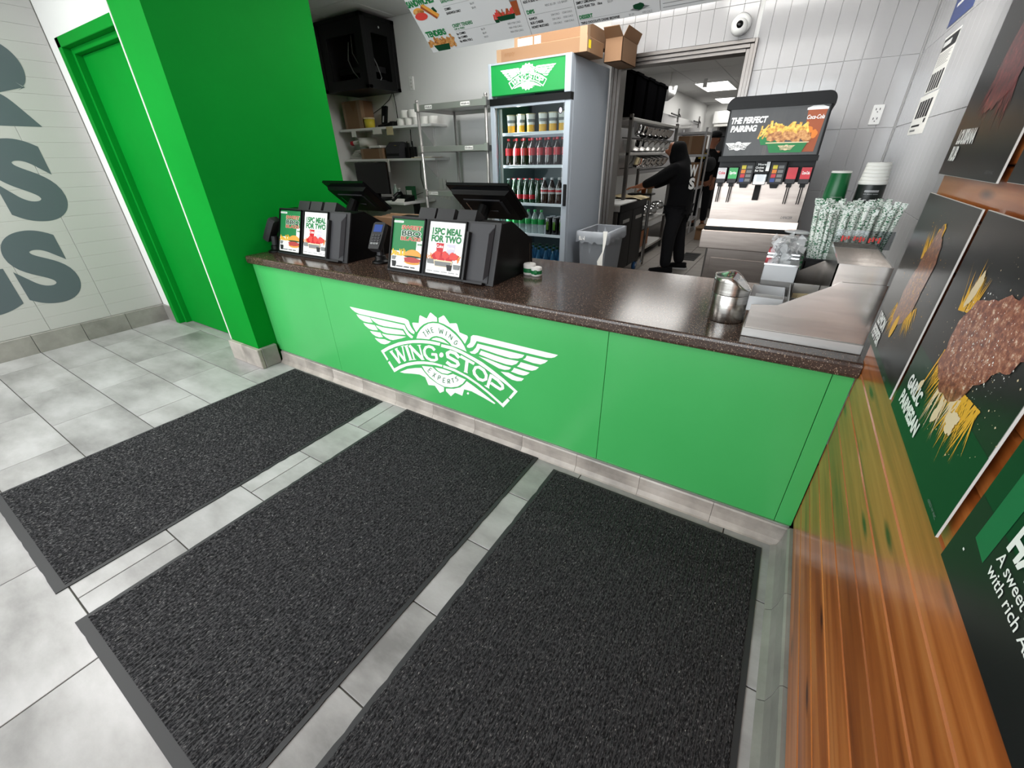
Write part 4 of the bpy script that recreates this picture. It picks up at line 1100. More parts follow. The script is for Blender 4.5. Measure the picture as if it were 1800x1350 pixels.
rad = lambda z: 0.0495 + (0.037 - 0.0495) * (z - T - .01) / (1.195 - T - .01)
q = B()
on_cup(q, -0.158, 0.735, rad, 1.175, '--------', 12, 0.004, 0, w=.04); on_cup(q, -0.158, 0.735, rad, 1.150, '=====', 12, 0.005, 0, w=.026)
for i in range(4): on_cup(q, -0.158, 0.735, rad, 1.135, 'oxfo'[i], 0 + i * 15, 0.008, 0, w=.008, bold=.05)
q.obj('cup_print', ['print_white'], s)
s = cup_stack(-0.052, 0.72, [('cup', [(0.0535, T), (0.0525, T + 0.01), (0.0435, 1.222), (0.0435, 1.2225)], 'cup_black'), ('lip', [(0.0440, 1.2225), (0.0455, 1.226), (0.0455, 1.234), (0.043, 1.237)], 'lid_white')], 'inverted stack of black and white printed cups behind the straws')
for i in range(5):
    z = 1.237 + i * 0.0118
    q = B(); q.smooth = True; q.lathe((-0.052, 0.72, 0), [(0.0425 - i * .0012, z), (0.0432 - i * .0012, z + .002), (0.0415 - i * .0012, z + .0118)], 26); q.obj('cup', 'lid_white', s)
rad2 = lambda z: 0.0525 + (0.0435 - 0.0525) * (z - T - .01) / (1.222 - T - .01)
q = B()
on_cup(q, -0.052, 0.72, rad2, 1.198, '########', 2, .008, 0, w=.045, bold=.02); on_cup(q, -0.052, 0.72, rad2, 1.189, '== ==== ====', 2, .004, 0, w=.045, bold=.02)
for i, c in enumerate('fro+'): on_cup(q, -0.052, 0.72, rad2, 1.165, c, -36 + i * 22, .011, 0, w=.011, bold=.06)
for p in polys(LOGO_W):
    pts = []
    for a, c in p:
        z = 1.128 + c * .062; rr_ = rad2(z) + .0006; th = R(0) + a * .062 / rr_
        pts.append((-0.052 + rr_ * math.sin(th), 0.72 - rr_ * math.cos(th), z))
    q.poly(pts)
q.obj('cup_print', ['print_silver'], s)

# ================================================================== DRINK MACHINE ON ITS STEEL STAND
s = thing('machine_stand', 'brushed steel cabinet carrying the drink machine', 'cabinet', (-0.5, 2.1, 0))
q = B(); q.box(-0.775, -0.205, 1.72, 2.50, 0.765, 0.882, 0.004); q.obj('top_band', 'machine_steel', s)
q = B(); q.box(-0.72, -0.215, 1.76, 2.48, 0.06, 0.765, 0.003); q.obj('body', 'machine_steel', s)
q = B(); q.box(-0.69, -0.24, 1.752, 1.76, 0.09, 0.70, 0.002); dr = q.obj('door', 'machine_steel', s)
q = B(); q.cyl((-0.27, 1.735, 0.35), (-0.27, 1.735, 0.5), 0.006); q.obj('handle', 'chrome', dr)
for x in (-0.69, -0.24):
    for y in (1.79, 2.45):
        q = B(); q.cyl((x, y, 0), (x, y, 0.062), 0.016); q.obj('foot', 'black', s)
s = thing('drink_machine', 'self-serve fountain drink machine with a dark food sign on top', 'drink machine', (-0.5, 2.1, 0.882))
q = B(); q.box(-0.765, -0.222, 1.735, 2.46, 0.882, 0.907, 0.004); q.obj('drip_tray', 'black', s)
q = B(); q.box(-0.756, -0.232, 1.80, 2.45, 0.907, 1.58, 0.004); q.obj('body', 'charcoal', s)
q = B(); q.prism([(1.776, 0.945), (1.80, 0.945), (1.80, 1.175), (1.776, 1.175)], 'x', -0.752, -0.236); q.obj('splash_panel', 'machine_steel', s)
q = B(); q.prism([(1.745, 0.907), (1.80, 0.907), (1.80, 0.947), (1.772, 0.947)], 'x', -0.755, -0.232); q.obj('splash_ledge', 'machine_steel', s)
q = B(); sh = Sheet(q, (-0.30, 1.7755, 0.968), (1, 0, 0), (0, 0, 1)); sh.text('LANCER', -0.035, 0, 0.015, 0, 1, w=.062, bold=.03, slant=.3); q.obj('maker_plate', 'steel_dark', s)
q = B(); q.smooth = False; q.prism([(-0.755, 1.29), (-0.228, 1.29), (-0.228, 1.318), (-0.755, 1.318)], 'y', 1.715, 1.80); q.obj('ledge', 'black', s)
q = B(); n = 8
cap = [(-0.765, 1.565)] + [(-0.765 + 0.045 * (1 - math.cos(R(90) * k / n)), 1.582 + 0.045 * math.sin(R(90) * k / n)) for k in range(n + 1)] + [(-0.222 - 0.045 * (1 - math.sin(R(90) * k / n)), 1.582 + 0.045 * math.cos(R(90) * k / n)) for k in range(n + 1)] + [(-0.222, 1.565)]
q.prism(cap, 'y', 1.73, 2.42); q.obj('top_cap', 'black', s)
q = B(); q.box(-0.745, -0.238, 1.742, 1.80, 1.318, 1.57); q.obj('sign_frame', 'black', s)
q = B(); sh = Sheet(q, (-0.738, 1.7415, 1.322), (1, 0, 0), (0, 0, 1)); w, h = 0.494, 0.244
sh.rect(0, w, 0, h, 0, 0)
sh.text('THE PERFECT', 0.008, h * .70, h * .125, 1, 2, w=w * .39, bold=.045, slant=.12); sh.text('PAIRING', 0.016, h * .525, h * .125, 1, 2, w=w * .28, bold=.045, slant=.12)
emblem(sh, w * .15, h * .21, w * .29, 1, None, 2)
food_fries(sh, w * .36, h * .42, w * .24, h * .24, 2, 2, 30, 8); food_fries(sh, w * .47, h * .46, w * .38, h * .26, 2, 3, 46, 9)
for i in range(8): blob(sh, w * (.50 + .05 * i), h * (.38 + .05 * math.sin(i * 2.3)), w * .05, h * .09, 3, 5 + i * .1, rot=30 - 8 * i, seed=i)
sh.poly([(w * .36, h * .40), (w * .58, h * .40), (w * .56, h * .22), (w * .40, h * .22)], 4, 2.5)
sh.poly([(w * .46, h * .27), (w * .88, h * .27), (w * .84, h * .05), (w * .51, h * .05)], 4, 7); sh.poly([(w * .45, h * .27), (w * .89, h * .27), (w * .89, h * .25), (w * .45, h * .25)], 5, 7.5)
emblem(sh, w * .675, h * .155, w * .18, 5, None, 9)
sh.poly([(w * .80, h * .93), (w * .985, h * .93), (w * .96, h * .06), (w * .84, h * .06)], 6, 1); sh.poly([(w * .79, h * .90), (w * .99, h * .90), (w * .99, h * .94), (w * .93, h * .98), (w * .84, h * .98), (w * .79, h * .94)], 1, 2)
sh.text('Coca-Cola', w * .805, h * .72, h * .085, 1, 3, w=w * .17, bold=.015, slant=.15); blob(sh, w * .86, h * .5, w * .035, h * .08, 7, 2, seed=3); blob(sh, w * .92, h * .42, w * .03, h * .09, 7, 2, seed=4)
q.obj('food_sign', ['promo_dark', 'print_white', 'print_fries', 'print_tender', 'print_green', 'print_cream', 'print_brown', 'print_orange'], s)
def valve(cx, kind):
    v = B(); hw = 0.027
    if kind in 'CSRK':
        v.box(cx - hw, cx + hw, 1.742, 1.80, 1.167, 1.258, 0.004); o = v.obj('valve', 'charcoal_light', s)
        v = B(); m = {'C': 0, 'S': 1, 'R': 2, 'K': 2}[kind]; sh = Sheet(v, (cx - hw + .002, 1.7414, 1.194), (1, 0, 0), (0, 0, 1))
        sh.rect(0, hw * 2 - .004, 0, 0.062, m, 0)
        sh.text({'C': 'Coke', 'S': 'Sprite', 'R': 'Dr Pepper', 'K': 'Coca-Cola'}[kind], hw - .002, 0.026, 0.016, 2 if kind == 'C' else (2 if kind == 'R' else 3), 1, w=.038, bold=.03, align='c')
        v.obj('brand_plate', ['label_silver', 'label_green', 'label_red', 'print_white'], o)
        v = B(); v.box(cx - .014, cx + .014, 1.748, 1.79, 1.148, 1.167); v.obj('nozzle', 'black', o)
        v = B(); v.prism([(1.762, 1.15), (1.769, 1.15), (1.748, 1.055), (1.742, 1.058)], 'x', cx - .008, cx - .003); v.prism([(1.762, 1.15), (1.769, 1.15), (1.748, 1.055), (1.742, 1.058)], 'x', cx + .003, cx + .008); v.obj('lever', 'black', o)
    elif kind == 'M':
        hw = 0.040
        v.prism([(cx - hw, 1.165), (cx + hw, 1.165), (cx + hw, 1.285), (cx - hw, 1.285)], 'y', 1.735, 1.80); o = v.obj('valve', 'charcoal', s)
        v = B(); sh = Sheet(v, (cx - hw, 1.7343, 1.165), (1, 0, 0), (0, 0, 1))
        sh.rect(.006, .074, .008, .114, 0, 0)
        for i, c in enumerate((1, 2, 3, 4)): sh.rect(.012, .036, .084 - i * .024, .104 - i * .024, c, 1); sh.rect(.042, .07, .086 - i * .024, .102 - i * .024, 5, 1)
        v.obj('flavor_buttons', ['charcoal_light', 'yellow', 'print_orange', 'print_red', 'print_blue', 'print_gray'], o)
        v = B(); v.prism([(cx - .026, 1.165), (cx + .026, 1.165), (cx + .018, 1.142), (cx - .018, 1.142)], 'y', 1.745, 1.79); v.obj('nozzle', 'black', o)
    else:
        hw = 0.041
        v.box(cx - hw, cx + hw, 1.738, 1.80, 1.225, 1.288); o = v.obj('valve', 'black', s)
        v = B(); sh = Sheet(v, (cx - hw, 1.7374, 1.225), (1, 0, 0), (0, 0, 1)); 
        for i, tx in enumerate(('More', 'Choices', 'For You')): sh.text(tx, .006 + .010 * (i == 0), .043 - i * .017, .011, 0, 0, w=.045, bold=.03)
        sh.rect(.062, .08, .012, .062, 0, .5); v.obj('choice_plate', 'print_white', o)
        v = B(); v.box(cx - .036, cx + .036, 1.735, 1.79, 1.16, 1.222, .004); v.obj('ice_chute', 'clear_plastic', o)
        v = B(); v.box(cx - .022, cx + .022, 1.79, 1.798, 1.165, 1.215); v.obj('chute_plate', 'print_silver', o)
        v = B(); v.prism([(1.765, 1.158), (1.79, 1.158), (1.765, 1.07), (1.745, 1.075)], 'x', cx - .017, cx + .017); v.obj('ice_lever', 'black', o)
for x, k_ in ((-0.723, 'C'), (-0.658, 'S'), (-0.585, 'M'), (-0.502, 'X'), (-0.416, 'M'), (-0.338, 'R'), (-0.268, 'K')): valve(x, k_)

# ================================================================== WALL POSTERS AND NOTICES
def spray(sh, cx, cy, L, w, ang, m, k, seed, n=16):
    r = random.Random(seed)
    for i in range(n * 4):
        a = ang + r.uniform(-24, 24); l = L * r.uniform(.15, 1) * (1 if i % 4 == 0 else .75); o = r.uniform(-w, w)
        ox, oy = cx - math.sin(R(ang)) * o, cy + math.cos(R(ang)) * o; q = .0006 + r.random() ** 2 * .0026
        dx, dy = math.cos(R(a)), math.sin(R(a)); bend = r.uniform(-.12, .12) * l
        sh.k = k + i * .006
        sh.poly([(ox - dy * q, oy + dx * q), (ox + dx * l * .5 - dy * (q * .8 + bend * .4), oy + dy * l * .5 + dx * (q * .8 + bend * .4)), (ox + dx * l - dy * bend, oy + dy * l + dx * bend), (ox + dx * l * .5 + dy * (q * .8 - bend * .4), oy + dy * l * .5 - dx * (q * .8 - bend * .4)), (ox + dy * q, oy - dx * q)], m)
def dust(sh, cx, cy, rx, ry, m, k, n, seed):
    r = random.Random(seed)
    for i in range(n):
        a = r.uniform(0, 6.28); d = r.random() ** .6; z = .0005 + .0016 * r.random() ** 3
        x, y = cx + rx * d * math.cos(a), cy + ry * d * math.sin(a)
        sh.k = k
        sh.poly([(x - z, y), (x, y - z), (x + z, y), (x, y + z)], m)
PP = ['poster_dark', 'print_white', 'print_chicken', 'print_rub', 'print_chili', 'print_yellow', 'print_cream', 'poster_green', 'print_green_stripe', 'print_gray']
def wall_poster(y1, z0, z1, label, draw, ground=0):
    w, h = 0.406, z1 - z0
    s = thing('wall_poster', label, 'poster', (-0.007, y1 - w / 2, z0))
    q = B(); q.box(-0.012, -0.009, y1 - w, y1, z0, z1); q.obj('board', 'poster_edge', s)
    for yy in (y1 - .05, y1 - w + .05):
        q = B(); q.box(-0.009, -0.0002, yy - .012, yy + .012, z0 + .05, z1 - .05); q.obj('standoff', 'charcoal', s)
    q = B(); sh = Sheet(q, (-0.0125, y1 - .0008, z0 + .0008), (0, -1, 0), (0, 0, 1), 0.0004)
    sh.rect(0, w - .0016, 0, h - .0016, ground, 0); draw(sh, w, h); q.obj('print', PP, s)
def d_lemon(sh, w, h):
    sh.rect(0, w, 0, h * .05, 7, .4)
    dust(sh, .235, .21, .15, .15, 5, 1, 130, 2)
    spray(sh, .17, .13, .09, .03, 245, 5, 1, 1, 14); spray(sh, .28, .16, .08, .03, 300, 5, 1, 2, 10); spray(sh, .19, .26, .08, .02, 110, 5, 1, 5, 10)
    blob(sh, .225, .205, .062, .12, 3, 2, rot=-18, seed=3); blob(sh, .235, .285, .03, .05, 5, 1.6, rot=-15, seed=4, jag=.2)
    blob(sh, .205, .10, .015, .03, 5, 2.4, rot=-14, seed=6, jag=.05)
    dust(sh, .225, .205, .05, .10, 5, 3, 120, 62)
    sh.text('LEMON', .028, .058, .030, 1, 3, w=.10, bold=.05); sh.text('PEPPER', .018, .020, .030, 1, 3, w=.115, bold=.05)
    sh.text('c2023 W', .30, .004, .006, 9, 3, w=.03)
def d_garlic(sh, w, h):
    sh.rect(0, w, 0, h * .36, 7, .4)
    dust(sh, .235, .20, .18, .15, 6, 1, 170, 12)
    spray(sh, .17, .17, .12, .05, 265, 5, 1, 21, 22); spray(sh, .28, .16, .12, .05, 275, 5, 1, 22, 22); spray(sh, .12, .24, .09, .03, 100, 5, 1, 23, 12); spray(sh, .22, .15, .11, .05, 268, 6, 1.3, 24, 14)
    blob(sh, .22, .215, .115, .075, 2, 2, rot=32, seed=13); blob(sh, .315, .275, .06, .05, 2, 2.1, rot=30, seed=14)
    blob(sh, .275, .115, .02, .018, 6, 2.6, rot=20, seed=15, jag=.25); blob(sh, .215, .10, .010, .022, 6, 2.6, rot=-10, seed=16); blob(sh, .10, .095, .008, .013, 6, 2.6, rot=-30, seed=17); blob(sh, .115, .275, .012, .03, 6, 1.8, rot=-15, seed=18)
    dust(sh, .23, .225, .12, .07, 1, 3, 260, 61)
    sh.text('GARLIC', .036, .066, .026, 1, 3, w=.098, bold=.05); sh.text('PARMESAN', .034, .030, .026, 1, 3, w=.15, bold=.05)
    sh.text('c2023 W INC.', .34, .012, .005, 9, 3, w=.045)
def d_haw(sh, w, h):
    sh.rect(0, w, 0, h * .28, 0, .4)
    sh.poly([(.036, .068), (.072, .062), (.072, h - .02), (.036, h - .02)], 8, 1)
    sh.text('HAWAIIAN', .086, .104, .030, 1, 2, w=.19, bold=.05); sh.text('A sweet and', .085, .083, .015, 1, 2, w=.105, bold=.008); sh.text('with rich Asian', .085, .064, .015, 1, 2, w=.135, bold=.008)
    sh.rect(.03, .034, .042, .045, 1, 2)
    dust(sh, .25, .25, .12, .09, 5, 1, 60, 30); blob(sh, .25, .25, .09, .06, 3, 2, rot=20, seed=31)
def d_lou(sh, w, h):
    dust(sh, .20, .22, .15, .12, 4, 1, 120, 41); spray(sh, .15, .16, .09, .03, 250, 4, 1, 42, 14); spray(sh, .24, .15, .09, .03, 285, 4, 1, 43, 14)
    blob(sh, .21, .225, .07, .12, 4, 2, rot=-20, seed=44)
    sh.text('LOUISIANA', .045, .062, .026, 1, 3, w=.125, bold=.05); sh.text('RUB', .040, .030, .026, 1, 3, w=.05, bold=.05); sh.text('c2023 W INC.', .33, .012, .005, 9, 3, w=.045)
def d_other(sh, w, h):
    dust(sh, .22, .22, .14, .12, 3, 1, 90, 51); blob(sh, .22, .23, .09, .08, 3, 2, rot=10, seed=52)
wall_poster(0.0, 0.862, 1.243, 'dark poster of a lemon pepper wing mounted beside the steel organizer', d_lemon)
wall_poster(-0.432, 0.862, 1.245, 'dark green poster of a garlic parmesan wing with flying crumbs', d_garlic)
wall_poster(-0.872, 0.862, 1.245, 'dark green poster with a bright stripe and Hawaiian flavour text', d_haw, 7)
wall_poster(0.0, 1.283, 1.665, 'dark poster of a Louisiana rub wing in red spice above the lemon pepper one', d_lou)
wall_poster(-0.452, 1.287, 1.668, 'dark flavour poster above the garlic parmesan one', d_other)
def notice(y1, y0, z0, z1, label, draw):
    q = B(); xx = XW - 0.0005; q.box(xx - 0.0008, xx, y0, y1, z0, z1); o = tag(q.obj('notice', 'paper'), label, 'notice')
    q = B(); sh = Sheet(q, (xx - 0.0012, y1, z0), (0, -1, 0), (0, 0, 1), .0003); draw(sh, y1 - y0, z1 - z0); q.obj('print', ['print_black', 'print_gray', 'print_blue', 'print_white'], o)
def n1_(sh, w, h): sh.rect(.0, w, 0, h, 2, 0); sh.rect(.06, w * .6, h * .6, h * .7, 3, 1); sh.rect(.06, w * .7, h * .3, h * .36, 3, 1)
def n2_(sh, w, h):
    sh.rect(.01, w - .01, h * .74, h - .01, 0, 0); sh.rect(.03, w * .6, h * .81, h * .9, 3, 1)
    for i in range(7): sh.rect(.02, w - .03 - .02 * (i % 3), h * (.68 - i * .035), h * (.69 - i * .035), 1, 0)
    for i in range(5): sh.rect(.02 + i * w * .18, .02 + i * w * .18 + w * .13, h * .03, h * .36, 0, 0)
def n3_(sh, w, h):
    for i in range(5): sh.rect(.05 + i * w * .15, .05 + i * w * .15 + w * .12, h * .42, h * .86, 0, 0)
    sh.rect(.04, w * .62, h * .2, h * .25, 0, 0); sh.rect(.04, w * .45, h * .08, h * .13, 1, 0); sh.rect(w * .75, w * .85, h * .28, h * .38, 0, 0)
notice(1.95, 1.50, 1.865, 2.10, 'dark blue printed notice on the white tiled wall above two paper sheets', n1_)
notice(1.87, 1.565, 1.585, 1.815, 'paper sheet with a black heading strip on the white tiled wall', n2_)
notice(1.93, 1.52, 1.405, 1.578, 'lowest paper sheet taped to the white tiled wall', n3_)

# ================================================================== MENU BOARD AND CAMERA
s = thing('menu_board', 'tilted white menu board hanging above the counter', 'menu board', (-1.2, 0.9, 1.9))
mo = Vector((-2.41, 1.0, 1.915)); mv = Vector((0, -0.72, 0.694)).normalized(); mn = Vector((1, 0, 0)).cross(mv)
def MP(u, v, n): return tuple(mo + Vector((1, 0, 0)) * u + mv * v + mn * n)
splits = [0.0, 0.704, 0.982, 1.387, 1.70, 2.38]
MM = ['menu_white', 'print_green', 'print_black', 'print_tender', 'print_dkgreen', 'print_redchicken', 'print_bun', 'print_gray', 'print_brown', 'print_fries']
def menu_rows(sh, x, y, rows, px=None, hh=.0115, step=.0205):
    for i, (tx, w) in enumerate(rows):
        yy = y - i * step; sh.text(tx, x, yy, hh, 2, 1, w=w, bold=.035)
        if px: sh.text('$%d.%d9' % (6 + i * 2, 3 + i), px, yy, hh * .85, 7, 1, w=.026)
for i, (a, c) in enumerate(zip(splits[:-1], splits[1:])):
    q = B(); ii = q.add([MP(u, v, n) for n in (-0.02, 0.0) for v in (0, 0.55) for u in (a + .0015, c - .0015)])
    for f in ((0, 2, 3, 1), (4, 5, 7, 6), (0, 1, 5, 4), (2, 6, 7, 3), (0, 4, 6, 2), (1, 3, 7, 5)): q.face([ii[k] for k in f])
    pn = q.obj('menu_panel', 'menu_white', s)
    q = B(); sh = Sheet(q, MP(a, 0, 0.0006), (1, 0, 0), mv, .0005); w = c - a
    if i == 0:
        food_fries(sh, .005, .03, .195, .055, 3, 1, 40, 61); sh.poly([(.035, .038), (.155, .038), (.142, .004), (.050, .004)], 4, 2.4)
        sh.text('TENDERS', .022, .088, .030, 1, 3, w=.148, bold=.05)
        sh.disc(.055, .222, .038, .020, 6, 1, a0=0, a1=180); sh.disc(.055, .220, .040, .012, 3, 1.3); sh.disc(.058, .198, .046, .020, 5, 1.6); sh.poly([(.09, .25), (.11, .254), (.185, .19), (.168, .176)], 6, 2.4); sh.poly([(.082, .238), (.092, .25), (.172, .182), (.155, .17)], 8, 2); sh.poly([(.15, .225), (.168, .23), (.18, .205), (.166, .20)], 4, 1)
        sh.text('SANDWICHES', .002, .252, .030, 1, 3, w=.19, bold=.05)
        sh.text('CRISPY TENDERS', .233, .111, .017, 1, 1, w=.14, bold=.03); sh.text('DIP & FRIES', .236, .0965, .009, 1, 1, w=.072, bold=.02); sh.rect(.238, .53, .0895, .0905, 7, 1)
        menu_rows(sh, .234, .070, [('3pc COMBO', .065), ('5pc COMBO', .066), ('8pc MEAL FOR 2', .09)], .408)
        for k in range(3): sh.text('960-1750 CALS', .584, .070 - k * .0205, .0095, 7, 1, w=.08)
        sh.text('SANDWICH', .233, .236, .015, 1, 1, w=.09, bold=.03); sh.rect(.233, .41, .2195, .2205, 7, 1); menu_rows(sh, .233, .199, [('COMBO', .045), ('SANDWICH ONLY', .10)], .408)
        food_fries(sh, .515, .108, .13, .045, 5, 1, 26, 63); food_fries(sh, .54, .108, .08, .05, 8, 1.4, 10, 64); sh.poly([(.535, .118), (.65, .118), (.64, .094), (.548, .094)], 4, 2.6); sh.poly([(.515, .106), (.545, .106), (.542, .09), (.52, .09)], 4, 2.7); sh.poly([(.642, .176), (.684, .176), (.68, .105), (.65, .105)], 8, 1.5); sh.poly([(.640, .172), (.686, .172), (.684, .183), (.642, .183)], 7, 1.8)
        sh.text('840 CALS', .57, .195, .0095, 7, 1, w=.06)
    elif i == 1:
        sh.text('DIPS', .013, .100, .017, 1, 1, w=.045, bold=.05); sh.rect(.015, .265, .0915, .0925, 7, 1); menu_rows(sh, .015, .071, [('RANCH', .045), ('BLEU CHEESE', .075), ('HONEY MUSTARD', .10)])
        for k in range(3): sh.text('230 CALS', .142, .0715 - k * .0205, .009, 7, 1, w=.047); sh.text('1550 CALS', .205, .0715 - k * .0205, .009, 7, 1, w=.052)
        sh.text('ADD A SIDE OF FLAVOR', .010, .150, .012, 2, 1, w=.14, bold=.03); sh.text('REG $1.39   LG $4.69', .125, .118, .010, 7, 1, w=.12)
    elif i == 2:
        sh.text('DESSERT', .010, .031, .017, 1, 1, w=.07, bold=.05); sh.rect(.010, .36, .0255, .0265, 7, 1); sh.text('TRIPLE CHOCOLATE CHUNK BROWNIE', .012, .006, .0115, 2, 1, w=.20, bold=.03)
        sh.text('$1.59', .258, .006, .010, 7, 1, w=.024); sh.text('430 CALS', .322, .0065, .010, 7, 1, w=.045); sh.poly([(.265, .030), (.305, .020), (.36, .034), (.318, .046)], 7, 1.5); blob(sh, .308, .040, .026, .014, 4, 2, seed=70)
        sh.text('SIMPLY LEMONADE', .010, .098, .0115, 2, 1, w=.10, bold=.03); sh.text('GOLD PEAK TEA', .011, .079, .0115, 2, 1, w=.092, bold=.03); sh.text('18oz', .115, .079, .0105, 2, 1, w=.024, bold=.03); sh.text('$2.59', .165, .079, .0105, 7, 1, w=.026)
    else:
        for k in range(5): sh.rect(.012, w - .02 - .03 * (k % 3), .014 + k * .016, .0165 + k * .016, 7, 1)
    q.obj('menu_print', MM, pn)
for x in (-2.1, -0.6):
    q = B(); q.cyl((x, 0.72, 2.2), (x, 0.72, CEIL), 0.006, n=8); q.obj('hanger_rod', 'steel', s)
s = thing('security_camera', 'white dome security camera above the kitchen opening', 'camera', (-0.895, 2.5, 2.06))
q = B(); q.smooth = True; q.lathe((-0.895, 2.5, 2.115), [(0.062, 0.03), (0.062, 0.0), (0.05, -0.012)], 24, tilt=Matrix.Rotation(R(-70), 3, 'X')); q.obj('mount', 'white', s)
q = B(); q.smooth = True; q.ball((-0.895, 2.455, 2.095), 0.052, 0.052, 0.05, 18, 12); q.obj('ball', 'white', s)
q = B(); q.smooth = True; q.ball((-0.89, 2.425, 2.10), 0.026, 0.03, 0.026, 12, 8); q.obj('lens', 'black_gloss', s)

# ================================================================== BOTTLE COOLER
FX0, FX1, FY = -2.545, -1.835, 1.80
s = thing('bottle_cooler', 'tall grey glass-door bottle cooler with a lit green badge header', 'cooler', (-2.19, 2.15, 0))
q = B()
q.box(FX0, FX0 + .03, FY + .05, 2.53, 0.05, 1.965); q.box(FX1 - .03, FX1, FY + .05, 2.53, 0.05, 1.965, .004); q.box(FX0 + .03, FX1 - .03, FY + .05, 2.53, 1.93, 1.965); q.box(FX0 + .03, FX1 - .03, FY + .05, 2.53, .05, .14)
q.obj('cabinet', 'fridge_gray', s)
q = B(); q.box(FX0 + .031, FX1 - .031, 2.48, 2.52, .14, 1.93); q.box(FX0 + .0305, FX0 + .035, FY + .06, 2.48, .14, 1.75); q.box(FX1 - .035, FX1 - .0305, FY + .06, 2.48, .14, 1.75); q.obj('liner', 'cooler_inside', s)
q = B(); q.box(FX0, FX0 + .024, FY - .01, FY + .05, 1.745, 1.968, .002); q.box(FX1 - .05, FX1, FY - .01, FY + .05, 1.745, 1.968, .002); q.box(FX0 + .024, FX1 - .05, FY - .008, FY + .05, 1.957, 1.968); q.obj('header_frame', 'fridge_gray', s)
q = B(); q.box(FX0 + .024, FX1 - .05, FY - .004, FY + .05, 1.765, 1.957); hd = q.obj('header_sign', 'sign_green', s)
q = B(); sh = Sheet(q, (-2.196, FY - .0045, 1.862), (1, 0, 0), (0, 0, 1), .0006); emblem(sh, 0, 0, .475, 0, 1, 1); q.obj('header_badge', ['sign_white', 'print_green'], hd)
q = B(); q.box(FX0, FX1, FY - .004, FY + .05, 1.70, 1.745); q.obj('header_shadow_gap', 'black', s)
d = B(); d.box(FX0, FX0 + .042, FY, FY + .045, .14, 1.70, .003); d.box(FX1 - .048, FX1, FY, FY + .045, .14, 1.70, .003); d.box(FX0 + .042, FX1 - .048, FY, FY + .045, 1.685, 1.70); d.box(FX0 + .042, FX1 - .048, FY, FY + .045, .14, .20); dr = d.obj('door', 'fridge_gray', s)
q = B(); q.poly([(FX0 + .042, FY + .02, .2), (FX1 - .048, FY + .02, .2), (FX1 - .048, FY + .02, 1.685), (FX0 + .042, FY + .02, 1.685)]); q.obj('pane', 'glass', dr)
q = B(); q.box(FX1 - .030, FX1 - .004, FY - .014, FY, .985, 1.145, .004); q.obj('handle', 'black', dr)
q = B(); sh = Sheet(q, (FX1 - .088, FY + .018, 1.64), (1, 0, 0), (0, 0, 1), .0005); sh.disc(0, 0, .018, .024, 0, 0); sh.disc(0, 0, .013, .018, 1, 1); q.obj('door_sticker', ['print_black', 'print_lilac'], dr)
q = B(); q.box(FX0 + .048, FX0 + .056, FY + .062, FY + .07, .22, 1.66); q.obj('led_strip', 'led', s)
q = B(); q.box(FX0 + .04, FX0 + .075, FY + .058, FY + .0615, .2, 1.68); q.obj('led_channel', 'steel', s)
q = B()
for z in (.26, .55, .85, 1.1, 1.17, 1.23, 1.29, 1.35, 1.43, 1.5): q.box(FX0 + .045, FX0 + .06, FY + .0585, FY + .0615, z, z + .012)
SHZ = [1.497, 1.262, 0.972, 0.724, 0.22]
for z in SHZ:
    q = B(); q.box(FX0 + .04, FX1 - .04, FY + .075, FY + .09, z - .004, z + .018, .002); q.box(FX0 + .04, FX1 - .04, FY + .09, 2.46, z, z + .006); q.obj('shelf', 'shelf_white', s)
area_light('cooler_light', (FX0 + .07, FY + .09, 1.0), (0, R(-78), 0), 1.4, .03, 5, (.93, .96, 1)).parent = None
def bottle(name, label, cat, group, prof, bm_, cap, capm, bands, n=12):
    o = thing(name, label, cat, (0, 0, 0), group)
    q = B(); q.smooth = True; q.lathe((0, 0, 0), prof, n); q.obj('body', bm_, o)
    if cap: q = B(); q.lathe((0, 0, 0), cap, n); q.obj('cap', capm, o)
    for (r, z0, z1, m) in bands:
        q = B(); q.smooth = True; q.lathe((0, 0, 0), [(r, z0), (r, z1)], n, cap0=False, cap1=False); q.obj('label_band', m, o)
    return o
def fill(proto, xs, ys, z):
    k = 0
    for y in ys:
        for x in xs:
            if k == 0: proto.location = (x, y, z)
            else: dup(proto, (x, y, z))
            k += 1
soda = lambda h, r: [(r * .8, 0), (r, .012), (r, h * .22), (r * .92, h * .34), (r, h * .44), (r, h * .62), (r * .75, h * .76), (r * .36, h * .88), (r * .36, h * .93)]
lem = bottle('juice_carton', 'white juice bottle with a yellow fruit picture on the top cooler shelf', 'juice bottle', 'juice bottles on the top cooler shelf', [(.026, 0), (.030, .05), (.036, .128), (.037, .132)], 'paper', [(.0372, .132), (.0376, .138), (.033, .139)], 'cream_paper', [(.0312, .012, .062, 'print_yellow'), (.0352, .08, .10, 'print_gray')])
fill(lem, [-2.425, -2.335, -2.24, -2.13, -2.04, -1.955], [1.93], SHZ[0] + .006)
ck_ = bottle('soda_bottle', 'dark cola bottle with a red label and red cap in the cooler', 'soda bottle', 'red-label cola bottles in the cooler', soda(.205, .031), 'coke', [(.0125, .19), (.013, .207), (.010, .2075)], 'label_red', [(.0316, .082, .136, 'label_red')])
fill(ck_, [-2.455 + i * .0765 for i in range(8)], [1.93, 2.02], SHZ[1] + .006)
gb = bottle('glass_bottle', 'green-black glass bottle with a crown cap in the cooler', 'glass bottle', 'glass bottles in the cooler', [(.026, 0), (.028, .01), (.028, .10), (.014, .15), (.012, .19)], 'bottle_green', [(.0125, .188), (.0135, .195), (.011, .197)], 'label_silver', [(.0285, .04, .075, 'label_red')])
fill(gb, [-2.465 + i * .060 for i in range(5)], [1.93], SHZ[2] + .006)
